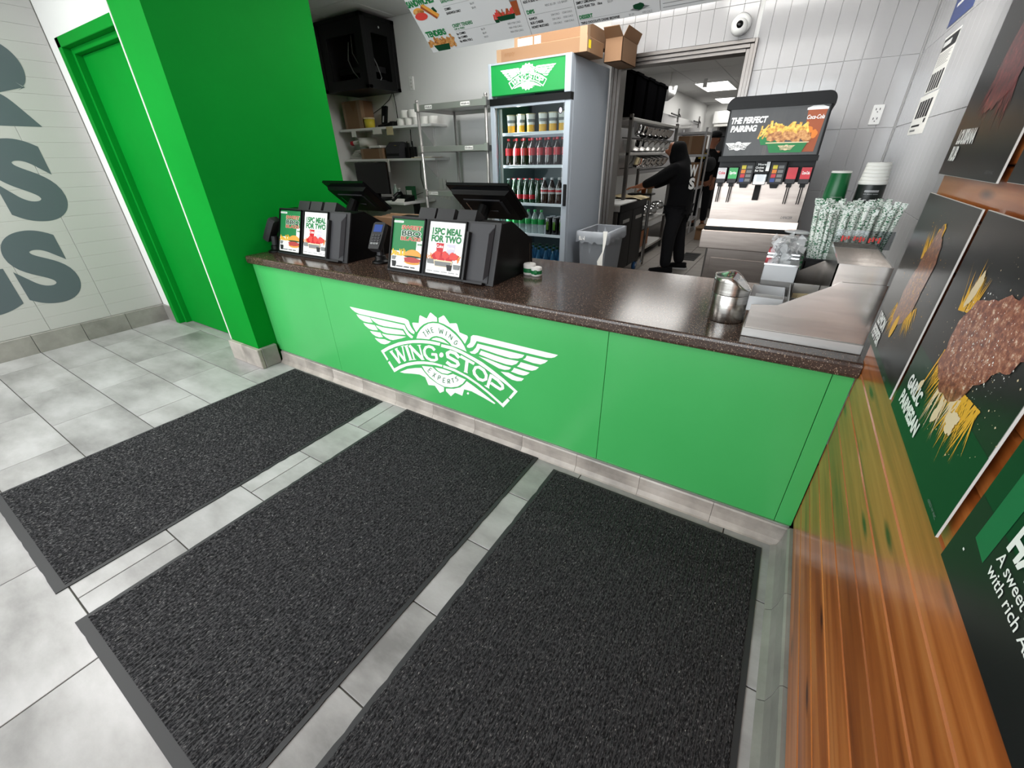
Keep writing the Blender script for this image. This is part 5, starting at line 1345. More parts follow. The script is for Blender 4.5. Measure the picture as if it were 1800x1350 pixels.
gb2 = bottle('glass_bottle', 'plain green-black glass bottle standing behind the front row in the cooler', 'glass bottle', 'plain glass bottles in the cooler', [(.026, 0), (.028, .01), (.028, .10), (.014, .15), (.012, .19)], 'bottle_green', [(.0125, .188), (.0135, .195), (.011, .197)], 'label_red', [])
fill(gb2, [-2.465 + i * .060 for i in range(6)], [2.0], SHZ[2] + .006); dup(gb2, (-2.165, 1.93, SHZ[2] + .006))
dc = bottle('soda_bottle', 'dark diet cola bottle with a silver label and silver cap in the cooler', 'soda bottle', 'silver-label cola bottles in the cooler', soda(.205, .032), 'coke', [(.0125, .19), (.013, .207), (.010, .2075)], 'label_silver', [(.0326, .085, .13, 'label_silver'), (.0329, .1, .115, 'label_red')])
fill(dc, [-2.105, -2.036, -1.967, -1.902], [1.93], SHZ[2] + .006)
sp = bottle('soda_bottle', 'clear lemon-lime bottle with a green label and green cap in the cooler', 'soda bottle', 'green-label soda bottles in the cooler', soda(.20, .031), 'bottle_clear', [(.0125, .185), (.013, .202), (.010, .2025)], 'label_green', [(.0316, .085, .128, 'label_green')])
fill(sp, [-2.46 + i * .066 for i in range(6)], [1.93], SHZ[3] + .006)
cn = bottle('energy_can', 'black energy drink can with green claw marks in the cooler', 'can', 'black cans in the cooler', [(.026, 0), (.030, .008), (.030, .138), (.026, .147)], 'can_black', [(.026, .147), (.0262, .15), (.02, .149)], 'label_silver', [])
q = B()
for x in (-.011, -.003, .005): q.poly([(x, -.0312, .05), (x + .003, -.0312, .045), (x + .005, -.0312, .112), (x + .001, -.0312, .116)])
q.obj('claw_mark', 'monster_green', cn)
fill(cn, [-2.055, -1.99, -1.925], [1.93, 2.0], SHZ[3] + .006)
wt = bottle('water_bottle', 'blue-tinted water bottle on the lowest cooler shelf', 'water bottle', 'water bottles at the bottom of the cooler', soda(.40, .034), 'bottle_blue', [(.0125, .372), (.0135, .392), (.010, .393)], 'print_dkgreen', [(.0346, .17, .24, 'print_blue')])
fill(wt, [-2.45 + i * .074 for i in range(8)], [1.93, 2.01, 2.09], SHZ[4] + .006)
# cartons on the cooler
def carton(x0, x1, y0, y1, z0, z1, label, flaps=True, open_top=False, marks=None):
    s = thing('cardboard_box', label, 'box', ((x0 + x1) / 2, (y0 + y1) / 2, z0))
    if open_top:
        q = B(); t_ = .004
        q.box(x0, x1, y0, y0 + t_, z0, z1); q.box(x0, x1, y1 - t_, y1, z0, z1); q.box(x0, x0 + t_, y0, y1, z0, z1); q.box(x1 - t_, x1, y0, y1, z0, z1); q.box(x0, x1, y0, y1, z0, z0 + t_); q.obj('body', 'cardboard', s)
        q = B(); q.solid([(x0, y0, z1), (x1, y0, z1), (x1 - .01, y0 - .07, z1 + .05), (x0 + .01, y0 - .07, z1 + .05)], (0, 0, .003)); q.obj('flap', 'cardboard', s)
        q = B(); q.solid([(x1, y0, z1), (x1, y1, z1), (x1 + .03, y1 - .01, z1 + .06), (x1 + .03, y0 + .01, z1 + .06)], (.003, 0, 0)); q.obj('flap', 'cardboard_dark', s)
    else:
        q = B(); q.box(x0, x1, y0, y1, z0, z1, .003); q.obj('body', 'cardboard', s)
        q = B(); q.box(x1 - .055, x1 + .0006, y0 - .0006, y0 + .05, z0 + .002, z1 + .0006); q.obj('tape', 'carton_tape', s)
        q = B(); q.box(x0 - .0006, x0 + .04, y0 - .0006, y0 + .05, z0 + .002, z1 + .0006); q.obj('tape', 'carton_tape', s)
    if marks: marks(s)
    return s
def mk1(s):
    q = B(); sh = Sheet(q, (-2.44, 1.8192, 1.985), (1, 0, 0), (0, 0, 1)); sh.text('empty', .03, .022, .028, 0, 1, w=.09, slant=.2); q.obj('scribble', 'cardboard_dark', s)
    q = B(); q.box(-1.7394, -1.7388, 1.845, 1.885, 1.99, 2.035); q.obj('sticker', 'yellow_sticker', s)
def mk2(s):
    q = B(); q.poly([(-2.37, 1.949, 2.062), (-2.24, 1.949, 2.062), (-2.24, 1.949, 2.125), (-2.37, 1.949, 2.125)]); q.poly([(-2.225, 1.949, 2.075), (-2.17, 1.949, 2.075), (-2.17, 1.949, 2.125), (-2.225, 1.949, 2.125)]); q.obj('shipping_label', 'paper', s)
carton(-2.48, -1.74, 1.82, 2.12, 1.9655, 2.052, 'flat brown box with a yellow sticker lying on the cooler front edge', marks=mk1)
carton(-2.40, -1.80, 1.95, 2.40, 2.0525, 2.16, 'brown box with white shipping labels on top of the flat sticker box', marks=mk2)
carton(-1.735, -1.60, 2.13, 2.46, 1.94, 2.08, 'small open brown box overhanging the cooler side beside the opening', open_top=True)
q = B(); q.box(-1.63, -1.60, 2.1285, 2.1292, 1.95, 2.03); 
s = thing('paper_roll', 'white paper roll lying on the boxes above the cooler', 'paper roll', (-1.85, 2.03, 2.16))
q = B(); q.smooth = True; q.cyl((-1.93, 2.02, 2.186), (-1.80, 2.02, 2.186), .025, .025, 18); q.obj('roll', 'paper', s)
q = B(); q.cyl((-1.805, 2.02, 2.186), (-1.7985, 2.02, 2.186), .019, .019, 14); q.obj('core', 'black', s)

# ================================================================== STEEL RACK BESIDE THE COOLER
s = thing('steel_rack', 'tall open stainless steel rack with labelled shelves beside the cooler', 'rack', (-3.05, 2.2, 0))
for x in (-3.44, -2.67):
    for y in (1.92, 2.46):
        q = B(); q.smooth = True; q.cyl((x, y, 0), (x, y, 1.80 if y < 2 else 1.77), .014, .014, 12); q.ball((x, y, 1.802 if y < 2 else 1.772), .016, .016, .012, 10, 6); q.obj('post', 'steel', s)
RZ = [1.725, 1.395, 1.015, 0.55, 0.15]
for z in RZ:
    q = B(); q.box(-3.44, -2.67, 1.91, 1.925, z, z + .048, .002); q.box(-3.44, -2.67, 2.455, 2.468, z, z + .04, .002); q.box(-3.452, -3.44, 1.91, 2.468, z, z + .04); q.box(-2.67, -2.658, 1.91, 2.468, z, z + .04); q.box(-3.44, -2.67, 1.925, 2.455, z + .028, z + .034); sf = q.obj('shelf', 'steel', s)
    for x in (-3.44, -2.67):
        q = B(); q.box(x - .02, x + .02, 1.895, 1.925, z - .004, z + .06, .003); q.obj('clamp', 'steel', sf)
    def lab(x, tx, w=.07):
        q = B(); sh = Sheet(q, (x, 1.9092, z + .012), (1, 0, 0), (0, 0, 1), .0006); sh.rect(0, w, 0, .027, 0, 0); sh.text(tx, .005, .007, .014, 1, 1, w=w - .01, bold=.02); q.obj('shelf_label', ['paper', 'print_black'], sf)
    if z == RZ[0]: lab(-3.34, 'Walk-in', .085); lab(-2.93, 'Walk-in', .10)
    if z == RZ[1]: lab(-2.91, 'Online', .09)
    if z == RZ[2]: lab(-3.40, '== ====', .12)

# ================================================================== WALL SHELVES, DESK AND OFFICE CLUTTER
def wall_shelf(z, x0, x1, label, notes):
    s = thing('wall_shelf', label, 'shelf', ((x0 + x1) / 2, 2.42, z))
    q = B(); q.box(x0, x1, 2.30, YB - .0005, z - .012, z + .012, .002); q.obj('board', 'white', s)
    for x in (x0 + .15, x1 - .2):
        q = B(); q.box(x - .012, x + .012, YB - .012, YB - .0005, z - .2, z - .012); q.prism([(YB - .012, z - .19), (2.34, z - .013), (YB - .012, z - .013)], 'x', x - .004, x + .004); q.obj('bracket', 'white', s)
    for (x, w, h, m) in notes:
        q = B(); q.box(x, x + w, 2.2965, 2.2995, z - h, z + .008); q.obj('taped_note', m, s)
wall_shelf(1.648, -5.06, -3.62, 'upper white wall shelf holding paper rolls below the black cabinet', [(-4.86, .075, .07, 'paper'), (-4.50, .14, .055, 'paper'), (-4.28, .10, .07, 'cream_paper')])
wall_shelf(1.338, -5.06, -3.62, 'lower white wall shelf holding a box of papers above the desk', [(-4.37, .06, .12, 'paper')])
SZ = 1.6605
pr0 = B(); pr0.smooth = True; pr0.lathe((0, 0, 0), [(.012, .0), (.05, 0.0), (.052, .003), (.052, .066), (.05, .069), (.012, .069)], 20)
r0 = tag(pr0.obj('paper_roll', 'paper'), 'white receipt paper roll standing on the upper wall shelf', 'paper roll', 'paper rolls on the upper shelf')
for i, (x, z) in enumerate([(-4.13, 0), (-4.015, 0), (-3.90, 0), (-3.79, 0), (-3.68, 0), (-4.07, .07), (-3.955, .07)]):
    o = r0 if i == 0 else dup(r0); o.location = (x, 2.40, SZ + z)
    if z: o['label'] = 'white receipt paper roll stacked on top of the others on the upper shelf'; o['group'] = 'paper rolls in the upper layer'
s = carton(-4.98, -4.68, 2.33, 2.515, SZ, 1.93, 'tall brown box on the upper wall shelf beside the yellow tub')
q = B(); q.poly([(-4.86, 2.3294, 1.92), (-4.74, 2.3294, 1.92), (-4.80, 2.3294, 1.83)]); q.obj('printed_mark', 'cardboard_dark', s)
s = thing('yellow_tub', 'small yellow tub on the upper wall shelf', 'tub', (-4.62, 2.38, SZ)); q = B(); q.smooth = True; q.lathe((-4.62, 2.38, SZ), [(.055, 0), (.06, .085)], 20); q.obj('body', 'yellow', s); q = B(); q.smooth = True; q.lathe((-4.62, 2.38, SZ), [(.063, .085), (.063, .1), (.055, .103)], 20); q.obj('lid', 'cream_paper', s)
s = thing('cordless_phone', 'black cordless phone in its cradle on the upper wall shelf', 'phone', (-4.42, 2.4, SZ)); q = B(); q.prism([(2.36, SZ), (2.46, SZ), (2.46, SZ + .05), (2.36, SZ + .02)], 'x', -4.47, -4.37); q.obj('cradle', 'black', s); q = B(); q.prism([(2.40, SZ + .03), (2.43, SZ + .04), (2.47, SZ + .2), (2.44, SZ + .205)], 'x', -4.455, -4.385); q.obj('handset', 'black', s); q = B(); q.prism([(2.3985, SZ + .05), (2.40, SZ + .05), (2.416, SZ + .11), (2.4145, SZ + .11)], 'x', -4.43, -4.41); q.obj('display', 'print_silver', s)
s = thing('power_adapter', 'black power adapter with a cable on the upper wall shelf', 'adapter', (-4.26, 2.4, SZ)); q = B(); q.box(-4.30, -4.24, 2.37, 2.44, SZ, SZ + .05, .006); q.obj('body', 'black', s); q = B(); q.tube([(-4.27, 2.44, SZ + .03), (-4.29, 2.50, SZ + .08), (-4.31, 2.52, SZ + .2), (-4.34, 2.53, 1.99)], .004); q.obj('cable', 'black', s)
SZ2 = 1.3505
s = carton(-4.78, -4.42, 2.32, 2.50, SZ2, 1.455, 'shallow brown box with a black edge full of papers on the lower wall shelf'); q = B(); q.box(-4.60, -4.42, 2.318, 2.40, 1.4555, 1.462); q.obj('black_lid_edge', 'black', s)
q = B(); q.box(-4.66, -4.48, 2.35, 2.48, 1.4635, 1.478); q.box(-4.70, -4.50, 2.36, 2.47, 1.478, 1.487); tag(q.obj('paper_pile', 'paper'), 'loose pile of white papers lying on the shallow brown box', 'papers')
s = thing('paper_roll', 'large white roll with a dark core lying on its side above the paper box', 'paper roll', (-4.75, 2.42, 1.51)); q = B(); q.smooth = True; q.cyl((-4.80, 2.34, 1.525), (-4.66, 2.48, 1.525), .046, .046, 20); q.obj('roll', 'paper', s); q = B(); q.cyl((-4.8025, 2.3375, 1.525), (-4.799, 2.341, 1.525), .02, .02, 14); q.obj('core', 'black', s)
s = thing('spray_bottle', 'small red and white bottle lying at the left end of the lower shelf', 'bottle', (-4.92, 2.42, SZ2)); q = B(); q.smooth = True; q.cyl((-4.96, 2.38, 1.52), (-4.86, 2.40, 1.53), .024, .02, 14); q.obj('body', 'paper', s); q = B(); q.cyl((-4.985, 2.375, 1.517), (-4.945, 2.383, 1.521), .0245, .0245, 14); q.obj('cap', 'print_red', s)
q = B()
for i in range(7): q.solid([(-5.03 + .02 * i, 2.34, SZ2 + .001 + .014 * i), (-4.80 - .01 * i, 2.34, SZ2 + .001 + .014 * i), (-4.80 - .01 * i, 2.5, SZ2 + .004 + .016 * i), (-5.03 + .02 * i, 2.5, SZ2 + .004 + .016 * i)], (0, 0, .007))
tag(q.obj('paper_pile', 'paper_shade'), 'slumped heap of grey papers at the left end of the lower wall shelf', 'papers')
s = thing('label_printer', 'dark grey label printer on the lower wall shelf', 'printer', (-4.27, 2.42, SZ2)); q = B(); q.prism([(2.33, SZ2), (2.50, SZ2), (2.50, 1.50), (2.40, 1.515), (2.33, 1.46)], 'x', -4.37, -4.16); q.obj('body', 'charcoal_light', s); q = B(); q.box(-4.25, -4.22, 2.352, 2.36, 1.465, 1.48); q.obj('button', 'yellow', s); q = B(); q.box(-4.36, -4.17, 2.327, 2.3305, 1.375, 1.40); q.obj('slot', 'black', s)
for i, x in enumerate((-4.10, -4.02)):
    s = thing('two_way_radio', 'black two-way radio standing on the lower wall shelf', 'radio', (x, 2.42, SZ2), 'black radios on the lower shelf'); q = B(); q.box(x - .03, x + .03, 2.39, 2.44, SZ2, SZ2 + .11, .005); q.obj('body', 'black', s); q = B(); q.cyl((x - .015, 2.42, SZ2 + .11), (x - .015, 2.42, SZ2 + .165), .007, .005, 8); q.obj('antenna', 'black', s)
s = thing('folder', 'flat manila folders at the right end of the lower wall shelf', 'folders', (-3.85, 2.4, SZ2)); q = B(); q.box(-3.98, -3.70, 2.32, 2.52, SZ2, SZ2 + .006); q.obj('folder_sheet', 'cream_paper', s); q = B(); q.box(-3.94, -3.68, 2.33, 2.52, SZ2 + .006, SZ2 + .014); q.obj('folder_sheet', 'paper', s)
# desk
s = thing('desk', 'white-topped desk under the wall shelves', 'desk', (-4.4, 2.3, 0)); DZ = .928
q = B(); q.box(-5.10, -3.875, 2.02, 2.545, DZ - .028, DZ, .004); q.obj('desktop', 'white', s)
for x in (-5.05, -3.95):
    q = B(); q.box(x - .03, x + .03, 2.15, 2.45, 0, .03, .004); q.box(x - .025, x + .025, 2.26, 2.32, .03, DZ - .028); q.obj('leg', 'black', s)
s = thing('computer_monitor', 'black computer monitor on the desk below the wall shelves', 'monitor', (-4.6, 2.35, DZ))
q = B(); q.box(-4.84, -4.30, 2.24, 2.265, .985, 1.315, .006); q.obj('screen', 'black_gloss', s); q = B(); q.box(-4.62, -4.52, 2.265, 2.30, DZ + .015, 1.15, .004); q.obj('stand', 'black', s); q = B(); q.box(-4.70, -4.44, 2.20, 2.40, DZ, DZ + .015, .006); q.obj('foot', 'black', s)
s = thing('keyboard', 'black keyboard lying on the desk before the monitor', 'keyboard', (-4.45, 2.14, DZ)); q = B(); q.box(-4.62, -4.22, 2.07, 2.19, DZ, DZ + .018, .004); kb = q.obj('base', 'black', s)
q = B()
for i in range(13):
    for j in range(4): q.box(-4.605 + i * .029, -4.582 + i * .029, 2.08 + j * .026, 2.10 + j * .026, DZ + .0182, DZ + .022)
q.obj('keys', 'charcoal', s)
q = B(); q.box(-4.13, -4.02, 2.32, 2.38, DZ, DZ + .14, .004); o = tag(q.obj('green_carton', 'cup_green'), 'small dark green carton with a white label standing on the desk', 'carton'); q = B(); q.poly([(-4.115, 2.3195, DZ + .05), (-4.035, 2.3195, DZ + .05), (-4.035, 2.3195, DZ + .10), (-4.115, 2.3195, DZ + .10)]); q.obj('carton_label', 'paper', o)
for i, (x, h) in enumerate(((-4.27, .15), (-4.21, .11))):
    s = thing('clear_bottle', 'clear plastic bottle on the desk beside the green carton', 'bottle', (x, 2.3, DZ), 'clear bottles on the desk'); q = B(); q.smooth = True; q.lathe((x, 2.3, DZ), [(.026, 0), (.03, .005), (.03, h * .7), (.012, h * .9), (.012, h)], 14); q.obj('body', 'bottle_clear', s); q = B(); q.cyl((x, 2.3, DZ + h), (x, 2.3, DZ + h + .012), .014, .014, 10); q.obj('cap', 'white', s)
s = thing('desk_phone', 'black desk phone with a white note at the right end of the desk', 'phone', (-4.0, 2.16, DZ)); q = B(); q.prism([(2.08, DZ), (2.24, DZ), (2.24, DZ + .06), (2.08, DZ + .02)], 'x', -4.12, -3.92); q.obj('body', 'black', s); q = B(); q.tube([(-4.10, 2.1, DZ + .045), (-4.08, 2.14, DZ + .075), (-4.08, 2.19, DZ + .08), (-4.10, 2.22, DZ + .065)], .018, 8); q.obj('handset', 'black', s)
q = B(); q.solid([(-4.04, 2.035, DZ + .001), (-3.90, 2.05, DZ + .001), (-3.91, 2.075, DZ + .03), (-4.02, 2.07, DZ + .03)], (0, .002, .002)); tag(q.obj('paper_note', 'paper'), 'folded white note leaning on the desk phone', 'note')
def cable(pts, label, r=.0035, m='black'):
    q = B(); q.smooth = True; q.tube(pts, r, 6); return tag(q.obj('cable', m), label, 'cable')
cable([(-4.34, 2.53, 2.0), (-4.40, 2.52, 1.93), (-4.55, 2.52, 1.86), (-4.75, 2.53, 1.80), (-5.0, 2.53, 1.79), (-5.11, 2.5, 1.82)], 'black cable sagging from the black cabinet towards the side wall')
cable([(-4.15, 2.535, 1.64), (-4.16, 2.535, 1.50), (-4.13, 2.53, 1.45), (-4.12, 2.5, 1.40)], 'black cable dropping behind the upper wall shelf to the printer')
cable([(-4.05, 2.535, 1.32), (-4.07, 2.535, 1.15), (-4.03, 2.535, 1.0), (-4.16, 2.4, .94), (-4.28, 2.3, .935)], 'black cable hanging from the lower wall shelf to the desk')
for i, (x, z, a) in enumerate([(-3.80, 1.10, 0), (-3.74, 1.09, .1), (-3.70, 1.08, -.1)]):
    q = B(); q.box(x, x + .05, 2.541, 2.5445, z - .16, z + .04); tag(q.obj('paper_tag', 'paper'), 'narrow white paper tag hanging on the wall beside the rack', 'paper tag', 'paper tags hanging by the rack')

# ---- black equipment cabinet high in the corner
s = thing('equipment_cabinet', 'black wall-mounted equipment cabinet with open sides below the ceiling', 'cabinet', (-4.57, 2.3, 1.97))
X0, X1, Y0, Y1, Z0, Z1 = -4.92, -4.225, 2.10, 2.545, 1.985, 2.585
q = B()
for x in (X0, X1 - .05):
    for y in (Y0, Y1 - .05): q.box(x, x + .05, y, y + .05, Z0, Z1, .003)
q.box(X0, X1, Y0, Y1, Z1 - .03, Z1); q.box(X0, X1, Y0, Y1, Z0, Z0 + .03)
q.obj('frame', 'black', s)
q = B(); q.box(X0 + .03, X1 - .03, Y1 - .02, Y1 - .012, Z0 + .03, Z1 - .03); q.box(X0 + .005, X0 + .012, Y0 + .05, Y1 - .05, Z0 + .03, Z1 - .03); q.obj('back_panel', 'black_matte', s)
q = B()
for (a, c, d, e) in ((Z0 + .03, Z0 + .09, X0 + .05, X1 - .05), (Z1 - .15, Z1 - .03, X0 + .05, X1 - .05)): q.box(d, e, Y0 + .006, Y0 + .016, a, c)
for (d, e) in ((X0 + .05, X0 + .15), (X1 - .12, X1 - .05)): q.box(d, e, Y0 + .006, Y0 + .016, Z0 + .09, Z1 - .15)
q.obj('front_door', 'black', s)
q = B()
for (a, c, d, e) in ((Z0 + .03, Z0 + .08, Y0 + .05, Y1 - .05), (Z1 - .14, Z1 - .03, Y0 + .05, Y1 - .05)): q.box(X1 - .016, X1 - .006, d, e, a, c)
for (d, e) in ((Y0 + .05, Y0 + .12), (Y1 - .11, Y1 - .05)): q.box(X1 - .016, X1 - .006, d, e, Z0 + .08, Z1 - .14)
q.obj('side_door', 'black', s)
for i, (x, z) in enumerate(((X1 - .006, 2.50),)):
    q = B(); q.cyl((x - .002, 2.33, z), (x + .006, 2.33, z), .01, .01, 10); q.obj('lock', 'chrome', s)
q = B(); q.box(X0 + .1, X1 - .1, 2.25, 2.45, 2.05, 2.09); q.box(X0 + .1, X1 - .1, 2.25, 2.45, 2.15, 2.2); q.obj('rack_unit', 'charcoal', s)
q = B(); q.box(-4.50, -4.495, 2.247, 2.25, 2.17, 2.175); q.box(-4.46, -4.455, 2.247, 2.25, 2.07, 2.075); q.obj('status_light', 'led_blue', s)
q = B(); q.tube([(-4.55, 2.2, 2.4), (-4.56, 2.17, 2.25), (-4.52, 2.18, 2.15), (-4.47, 2.2, 2.09)], .005); q.tube([(-4.5, 2.2, 2.45), (-4.48, 2.17, 2.3), (-4.42, 2.18, 2.2)], .004); q.tube([(X1 - .07, 2.25, 2.3), (X1 - .06, 2.3, 2.2), (X1 - .07, 2.35, 2.1), (X1 - .06, 2.3, 2.05)], .005); q.obj('wires', 'print_gray', s)

# ---- grey wastebasket with a liner
s = thing('waste_bin', 'slim grey plastic waste bin with a clear liner and hanging paper', 'bin', (-1.62, 2.1, 0))
def rectring(q, x0, x1, y0, y1, z): return q.add([(x0, y0, z), (x1, y0, z), (x1, y1, z), (x0, y1, z)])
q = B(); q.skin([rectring(q, -1.715, -1.555, 1.965, 2.29, 0), rectring(q, -1.755, -1.512, 1.915, 2.325, .72), rectring(q, -1.77, -1.498, 1.90, 2.34, .725), rectring(q, -1.772, -1.495, 1.895, 2.345, .785), rectring(q, -1.755, -1.512, 1.912, 2.328, .785), rectring(q, -1.72, -1.55, 1.96, 2.3, .1)], True, True); q.obj('body', 'gray_plastic', s)
q = B(); rings = []
for k, (e, z) in enumerate(((0.004, .70), (.006, .74), (.005, .787), (-.012, .789), (-.03, .62))):
    pts = []
    for i in range(40):
        t = i / 40 * 4; sd = int(t); f = t - sd
        c = [(-1.772 - e, 1.895 - e), (-1.495 + e, 1.895 - e), (-1.495 + e, 2.345 + e), (-1.772 - e, 2.345 + e)]
        a, d_ = c[sd], c[(sd + 1) % 4]; wv = .004 * math.sin(i * 1.7 + k)
        pts.append((a[0] + (d_[0] - a[0]) * f + wv, a[1] + (d_[1] - a[1]) * f + wv, z + .012 * math.sin(i * 2.3 + k * 2) * (k in (0, 4))))
    rings.append(q.add(pts))
q.skin(rings, False, False); q.obj('liner', 'liner_film', s, smooth=True)
q = B(); q.solid([(-1.535, 1.885, .80), (-1.498, 1.885, .80), (-1.505, 1.88, .70), (-1.518, 1.875, .62), (-1.515, 1.875, .48), (-1.55, 1.875, .475), (-1.565, 1.875, .56), (-1.528, 1.88, .64), (-1.53, 1.885, .72)], (0, -.002, 0)); tag(q.obj('paper_strip', 'paper'), 'long white paper strip hanging over the waste bin rim', 'paper')
q = B(); sh = Sheet(q, (-1.745, 1.8875, .72), (1, 0, 0), (0, 0, 1)); sh.text('BN', 0, 0, .03, 0, 1, w=.05, bold=.03); q.obj('liner_print', 'print_white', s)

# ================================================================== KITCHEN
s = thing('kitchen_shelving', 'long steel shelving along the kitchen side wall with bowls and black tubs', 'shelving', (-2.25, 4.75, 0))
for x in (-2.0, -2.5):
    for y in (3.72, 5.85):
        q = B(); q.box(x - .02, x + .02, y - .02, y + .02, .8765 if y < 4 else 0, 1.73 if x > -2.2 else 1.9, .003); q.obj('post', 'steel_dark', s)
for x in (-2.0, -2.5):
    q = B(); q.box(x - .02, x + .02, 4.56, 4.60, 0, .53, .003); q.obj('post', 'steel_dark', s)
for z, ya in ((1.70, 3.70), (1.365, 3.70), (.52, 4.56), (.14, 4.56)):
    q = B(); q.box(-2.02, -1.985, ya, 5.87, z - .03, z, .003); q.box(-2.52, -2.49, ya, 5.87, z - .03, z); q.box(-2.49, -2.02, ya, ya + .03, z - .03, z); q.box(-2.49, -2.02, 5.84, 5.87, z - .03, z); q.box(-2.49, -2.02, ya + .03, 5.84, z - .008, z - .002); q.obj('shelf', 'steel', s)
def tub_mesh():
    q = B(); q.skin([rectring(q, -.085, .085, -.085, .085, 0), rectring(q, -.1, .1, -.1, .1, .39), rectring(q, -.112, .112, -.112, .112, .395), rectring(q, -.112, .112, -.112, .112, .42)]); return q
t0 = thing('black_tub', 'tall black stack of nested tubs on top of the kitchen shelving', 'tub', (0, 0, 0), 'black tubs on the kitchen shelving')
tub_mesh().obj('body', 'tub_black', t0)
q = B(); q.box(-.1, .1, -.1, .1, .4202, .4225); q.obj('rim_edge', 'charcoal', t0)
for i in range(8):
    o = t0 if i == 0 else dup(t0)
    o.location = (-2.14 if i % 2 == 0 else -2.16, 3.52 + .232 * i, 1.701)
q = B(); q.smooth = True; q.lathe((0, 0, 0), [(.05, 0), (.085, .02), (.112, .07), (.124, .132), (.128, .135), (.121, .132), (.108, .07), (.08, .025), (.04, .008)], 22)
b0 = tag(q.obj('mixing_bowl', 'chrome'), 'round steel mixing bowl on the kitchen shelving', 'bowl', 'steel bowls on the kitchen shelving')
k = 0
for (y, z) in [(4.5 + i * .27, 1.535) for i in range(5)] + [(4.25 + i * .27, 1.3655) for i in range(6)] + [(4.4 + i * .27, 1.20) for i in range(5)]:
    o = b0 if k == 0 else dup(b0); k += 1
    o.location = (-2.13, y, z); o.rotation_euler = (0, 0.0 if abs(z - 1.366) < .01 else R(18), 0)
    o['label'] = {1.535: 'steel mixing bowl hanging tilted under the top kitchen shelf', 1.3655: 'steel mixing bowl standing upright on the middle kitchen shelf', 1.2: 'steel mixing bowl hanging tilted under the middle kitchen shelf'}[z]; o['group'] = {1.535: 'bowls under the top kitchen shelf', 1.3655: 'bowls on the middle kitchen shelf', 1.2: 'bowls under the middle kitchen shelf'}[z]
s = thing('bowl_rail', 'black hanging rail under the kitchen shelves carrying tilted bowls', 'rail', (-2.13, 5, 1.46))
for z in (1.52, 1.185):
    q = B(); q.box(-2.25, -2.24, 4.2, 5.8, z, z + .012); q.box(-2.02, -2.01, 4.2, 5.8, z - .02, z - .008); q.obj('bar', 'black', s)
s = thing('hanging_pan', 'shiny steel scoop pan hanging at the end of the black tubs', 'pan', (-2.3, 6.4, 2.0)); q = B(); q.prism([(6.17, 2.25), (6.68, 2.29), (6.59, 2.15), (6.2, 2.05)], 'x', -2.36, -2.28); q.obj('body', 'chrome', s); q = B(); q.cyl((-2.32, 6.4, 2.26), (-2.32, 6.4, KZ - .006), .01); q.obj('handle', 'steel', s)
s = thing('amber_tub', 'orange food tub on the lowest kitchen shelf', 'tub', (-2.2, 4.9, .14)); q = B(); q.box(-2.4, -2.04, 4.7, 5.2, .141, .38, .01); q.obj('body', 'amber', s); q = B(); q.box(-2.41, -2.03, 4.69, 5.21, .381, .395); q.obj('lid', 'clear_plastic', s)
w0 = None
for i in range(6):
    q = B(); q.smooth = True; q.ball((-2.15 + .05 * (i % 2), 4.75 + i * .19, .60 + .02 * (i % 3)), .11, .10, .075, 9, 6); tag(q.obj('plastic_bag', 'wrap_plastic'), 'clear plastic bag piled on the middle kitchen shelf', 'bag', 'clear bags on the kitchen shelf')
s = thing('steel_cabinet', 'steel cabinet standing just inside the kitchen opening below the tubs', 'cabinet', (-2.3, 3.0, 0))
q = B(); q.box(-2.6, -1.93, 2.78, 3.12, 0.05, 1.20, .004); q.obj('body', 'steel_dark', s); q = B(); q.box(-2.62, -1.91, 2.76, 3.14, 1.20, 1.235, .003); q.obj('top', 'steel', s); q = B(); q.box(-2.55, -1.98, 2.772, 2.78, .1, 1.15, .002); q.obj('door', 'steel_dark', s)
for x in (-2.57, -1.96):
    for y in (2.81, 3.09):
        q = B(); q.cyl((x, y, 0), (x, y, .051), .02); q.obj('foot', 'black', s)
# prep fridge
s = thing('prep_fridge', 'low black-doored prep fridge with a white cutting board in the kitchen', 'prep table', (-2.15, 3.7, 0))
q = B(); q.box(-2.5, -1.875, 3.2, 4.14, .12, .80, .004); q.obj('body', 'steel_dark', s)
q = B(); q.box(-2.52, -1.85, 3.18, 4.16, .80, .86, .004); q.obj('top', 'steel', s)
q = B(); q.box(-2.45, -1.86, 3.22, 3.82, .8605, .875, .003); q.obj('cutting_board', 'white', s)
q = B(); q.box(-1.85, -1.835, 3.19, 4.15, .79, .865); q.obj('front_rail', 'black', s)
for y0, y1 in ((3.21, 3.66), (3.67, 4.13)):
    q = B(); q.box(-1.875, -1.85, y0, y1, .13, .785, .004); d = q.obj('door', 'black', s)
    q = B(); q.box(-1.85, -1.842, y0 + .12, y1 - .12, .665, .70, .002); q.obj('handle', 'steel', d)
for y in (3.28, 4.08):
    q = B(); q.smooth = True; q.cyl((-1.90, y, .062), (-1.865, y, .062), .06, .06, 18); w_ = q.obj('caster_wheel', 'wheel_blue', s); q = B(); q.cyl((-1.905, y, .062), (-1.862, y, .062), .02, .02, 10); q.obj('hub', 'print_silver', w_); q = B(); q.box(-1.91, -1.86, y - .03, y + .03, .10, .135); q.obj('caster_fork', 'black', s)
    q = B(); q.smooth = True; q.cyl((-2.46, y, .062), (-2.43, y, .062), .06, .06, 14); q.obj('caster_wheel', 'black', s)
q = B(); q.cyl((-1.82, 4.17, .08), (-1.82, 4.17, .84), .012, .012, 10); tag(q.obj('steel_pole', 'chrome'), 'bright steel pole standing at the end of the prep fridge', 'pole')
q = B(); rows = []
